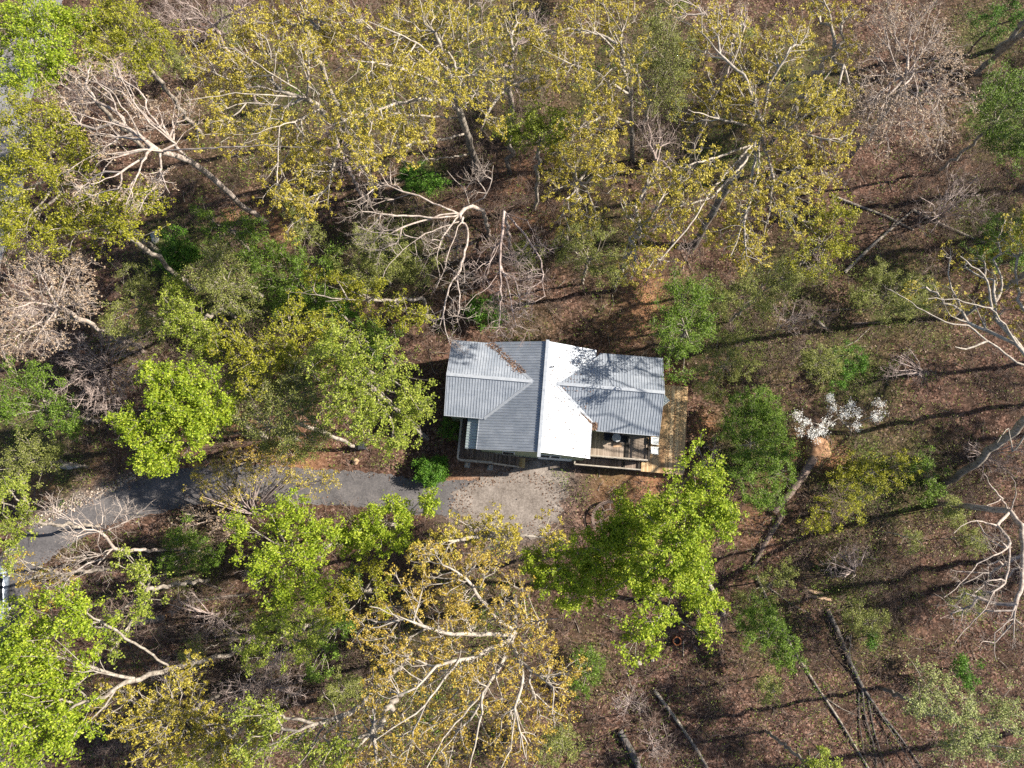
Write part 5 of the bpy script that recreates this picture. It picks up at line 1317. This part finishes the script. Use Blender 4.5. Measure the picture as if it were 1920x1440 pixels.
# thin saplings in the gaps of the wood
rs = np.random.RandomState(77)
SAP = {"barebrown": ("thin leafless brown sapling standing in the undergrowth", "leafless saplings in the undergrowth"), "olive": ("small olive leaved sapling standing in the undergrowth", "olive saplings in the undergrowth"),
       "bare": ("thin pale leafless sapling standing in the undergrowth", "pale leafless saplings in the undergrowth")}
ZONE = [(1000, 100, 500, 150, .9), (300, 100, 300, 130, 1), (1250, 300, 300, 150, 1), (1100, 480, 300, 80, .7), (700, 480, 300, 100, .7), (150, 620, 160, 160, .6), (420, 1180, 250, 170, 1), (450, 1380, 350, 80, .7), (760, 1180, 300, 150, .5), (1750, 350, 200, 180, .8), (1450, 620, 180, 140, .6), (1700, 950, 260, 200, .6), (1600, 1150, 300, 180, .4), (1250, 1350, 220, 100, .3)]
made = 0
while made < 120:
    zx = ZONE[rs.randint(len(ZONE))]
    u, v = zx[0] + rs.normal(0, zx[2] * .5), zx[1] + rs.normal(0, zx[3] * .5)
    p = P(u, v)
    if rs.uniform() > zx[4] or not (0 < u < 1920 and 0 < v < 1440) or blocked(p): continue
    kd_ = ("barebrown", "barebrown", "olive", "bare")[made % 4]
    hh = rs.uniform(3.5, 8.5); zz = hh * .72
    cu, cv = pix(p[0] + rs.normal(0, .4), p[1] + rs.normal(0, .4), zz)
    rr = rs.uniform(.9, 1.9) / mpp(cu, cv, zz)
    tree(SAP[kd_][0], kd_, hh, [(cu, cv, rr, zz), (cu + rs.normal(0, rr * .5), cv + rs.normal(0, rr * .5), rr * .7, zz * .8)], base=(u, v), name="sapling", cat="sapling", group=SAP[kd_][1], dens=.8, zfrac=.72, rb=.05, flat=.9)
    made += 1
# more of the wood, out of view, added on the sun side to shade the slope
rs = np.random.RandomState(78)
wood_t, wood_l = [], []
for i in range(20):
    x = 49 + (i % 4) * 8.5 + rs.uniform(-2, 2); y = -16 + (i // 4) * 15 + rs.uniform(-4, 4)
    hh = rs.uniform(19, 24); bl = []
    for _ in range(4):
        z = hh * rs.uniform(.7, .9); cu, cv = pix(x + rs.normal(0, 2), y + rs.normal(0, 2), z); bl.append((cu, cv, rs.uniform(1.8, 2.8) / mpp(cu, cv, z), z))
    tree("", ("gold", "yellow", "tan")[i % 3], hh, bl, base=pix(x, y, 0), dens=.45, collect=(wood_t, wood_l))
Vt, Qt = join(wood_t); Vl_, Ql_ = join(wood_l)
wd = mesh_np("shade_woods", Vt, Qt, M["bark"]); prop(wd, "unseen wood added beyond the clearing to shade the slope", "shade_woods", kind="stuff")
o = mesh_np("foliage", Vl_, Ql_, M["yellow"], wd); o["kind"] = "stuff"

# ------------------------------------------------------------------ low growth that nobody could count
def scatter(rs, n, weights, lo=.0):
    """ground points: photo-pixel blobs give the density"""
    out = []
    W_ = [(P(u, v), r * mpp(u, v), s) for u, v, r, s in weights]
    while len(out) < n:
        u, v = rs.uniform(-60, 1980), rs.uniform(-40, 1480)
        p = P(u, v); d = lo
        for c, r, s in W_: d = max(d, s * math.exp(-((p[0] - c[0]) ** 2 + (p[1] - c[1]) ** 2) / (r * r)))
        if rs.uniform() < d and not blocked(p): out.append((p[0], p[1], gz(p[0], p[1])))
    return np.array(out)


def cover(name, label, n, per, mat, size, spread, hgt, weights, lo, seed):
    rs = np.random.RandomState(seed)
    p = scatter(rs, n, weights, lo)
    q = np.repeat(p, per, axis=0)
    sc_ = np.repeat(rs.uniform(.5, 1.4, len(p)), per)
    off = rs.normal(0, 1, q.shape) * np.array((spread, spread, 0)) * sc_[:, None]
    q = q + off
    q[:, 2] += rs.uniform(.05, hgt, len(q)) * sc_
    Vq, Qq = leaf_quads(rs, q, size, .8)
    return prop(mesh_np(name, Vq, Qq, mat), label, "undergrowth", kind="stuff")


cover("ground_cover", "low green leafy plants growing through the leaf litter", 4200, 15, M["green"], .13, .32, .7, MOSS, .06, 71)
cover("ground_cover", "low olive and yellowish plants on the forest floor", 7500, 11, M["olive"], .12, .35, .9, MOSS + [(1700, 900, 160, .5), (1600, 1080, 160, .35), (300, 1350, 150, .6), (500, 640, 160, .6), (1450, 560, 140, .5), (1650, 560, 120, .5)], .12, 72)


def brush(name, label, n, mat, hgt, weights, lo, seed):
    rs = np.random.RandomState(seed)
    p = scatter(rs, n, weights, lo)
    A, B = [], []
    k = 7
    c = np.repeat(p, k, axis=0)
    d = rand_unit(rs, len(c)); d[:, 2] = np.abs(d[:, 2]) * .7 + .25
    L = rs.uniform(.4, 1.0, len(c))[:, None] * hgt
    m = c + d * L * .5; e = m + (d + rand_unit(rs, len(c)) * .5) * L * .5
    s = m + (d + rand_unit(rs, len(c)) * .9) * L * .4
    r = np.full(len(c), .011)
    V_, Q_ = join([tubes(c, m, r * 1.3, r, 3), tubes(m, e, r, r * .6, 3), tubes(m, s, r * .8, r * .5, 3)])
    return prop(mesh_np(name, V_, Q_, mat), label, "undergrowth", kind="stuff")


BR = [(1600, 1050, 160, .3), (1300, 1350, 120, .12), (1800, 900, 100, .35), (450, 1280, 120, .6), (380, 1150, 110, .3), (250, 900, 100, .25), (1450, 640, 120, .3), (1800, 380, 120, .6), (400, 700, 120, .5), (1000, 420, 110, .5), (350, 60, 140, .7), (1230, 220, 100, .6), (480, 900, 100, .4), (650, 1250, 120, .4), (900, 250, 120, .4)]
brush("brush", "thin bare brown twigs standing all over the forest floor", 8000, M["twig"], 1.8, BR, .1, 73)
# sticks lying on the litter
rs = np.random.RandomState(74)
p = scatter(rs, 900, [], .5); a = rs.uniform(0, 6.3, len(p)); L = rs.uniform(.3, 1.6, len(p))
d = np.stack([np.cos(a), np.sin(a), rs.normal(0, .05, len(p))], 1) * L[:, None]
p[:, 2] += .05; m = p + d * .5 + rs.normal(0, .06, p.shape) * np.array((1, 1, .2)); r = rs.uniform(.012, .035, len(p))
V_, Q_ = join([tubes(p, m, r, r * .85, 5), tubes(m, p + d, r * .85, r * .6, 5)])
prop(mesh_np("fallen_sticks", V_, Q_, M["bark"]), "grey sticks scattered over the leaf litter", "sticks", kind="stuff")
# leaves blown over the driveway, gravel and decks
rs = np.random.RandomState(79)
q = []
for _ in range(900):
    i = rs.randint(len(dcx)); o_ = rs.choice([-1, 1]) * dcw[i] * (1 - abs(rs.normal(0, .22)))
    q.append((dcx[i] + dnx[i] * o_, dcy[i] + dny[i] * o_, .09))
for _ in range(700):
    a_, r_ = rs.uniform(0, 6.3), rs.uniform(.45, 1.05) ** .6
    q.append((gpad[0] + 5.1 * r_ * math.cos(a_), gpad[1] + 2.9 * r_ * math.sin(a_), .13))
for _ in range(260): q.append(tuple(HW(rs.uniform(9.6, 12.6), rs.uniform(-5.9, 1.6), .98)))
for _ in range(120): q.append(tuple(HW(rs.uniform(-6.5, -5.1), rs.uniform(-6.3, -3.2), DZ + .02)))
V_, Q_ = leaf_quads(rs, np.array(q), .12, 2.5)
prop(mesh_np("fallen_leaves", V_, Q_, M["litter"]), "brown leaves blown over the driveway and decks", "leaf litter", kind="stuff")
# loose leaves on the litter
rs = np.random.RandomState(75)
q = scatter(rs, 26000, [], .8); q[:, 2] += rs.uniform(.02, .07, len(q))
V_, Q_ = leaf_quads(rs, q, .15, 1.6)
M["litter2"] = leaf_mat("leaf_litter_pale", (0.075, 0.042, 0.03), (0.17, 0.10, 0.075), (0.40, 0.29, 0.23), 0.1)
prop(mesh_np("leaf_litter", V_, Q_, M["litter2"]), "fallen brown leaves covering the forest floor", "leaf litter", kind="stuff")
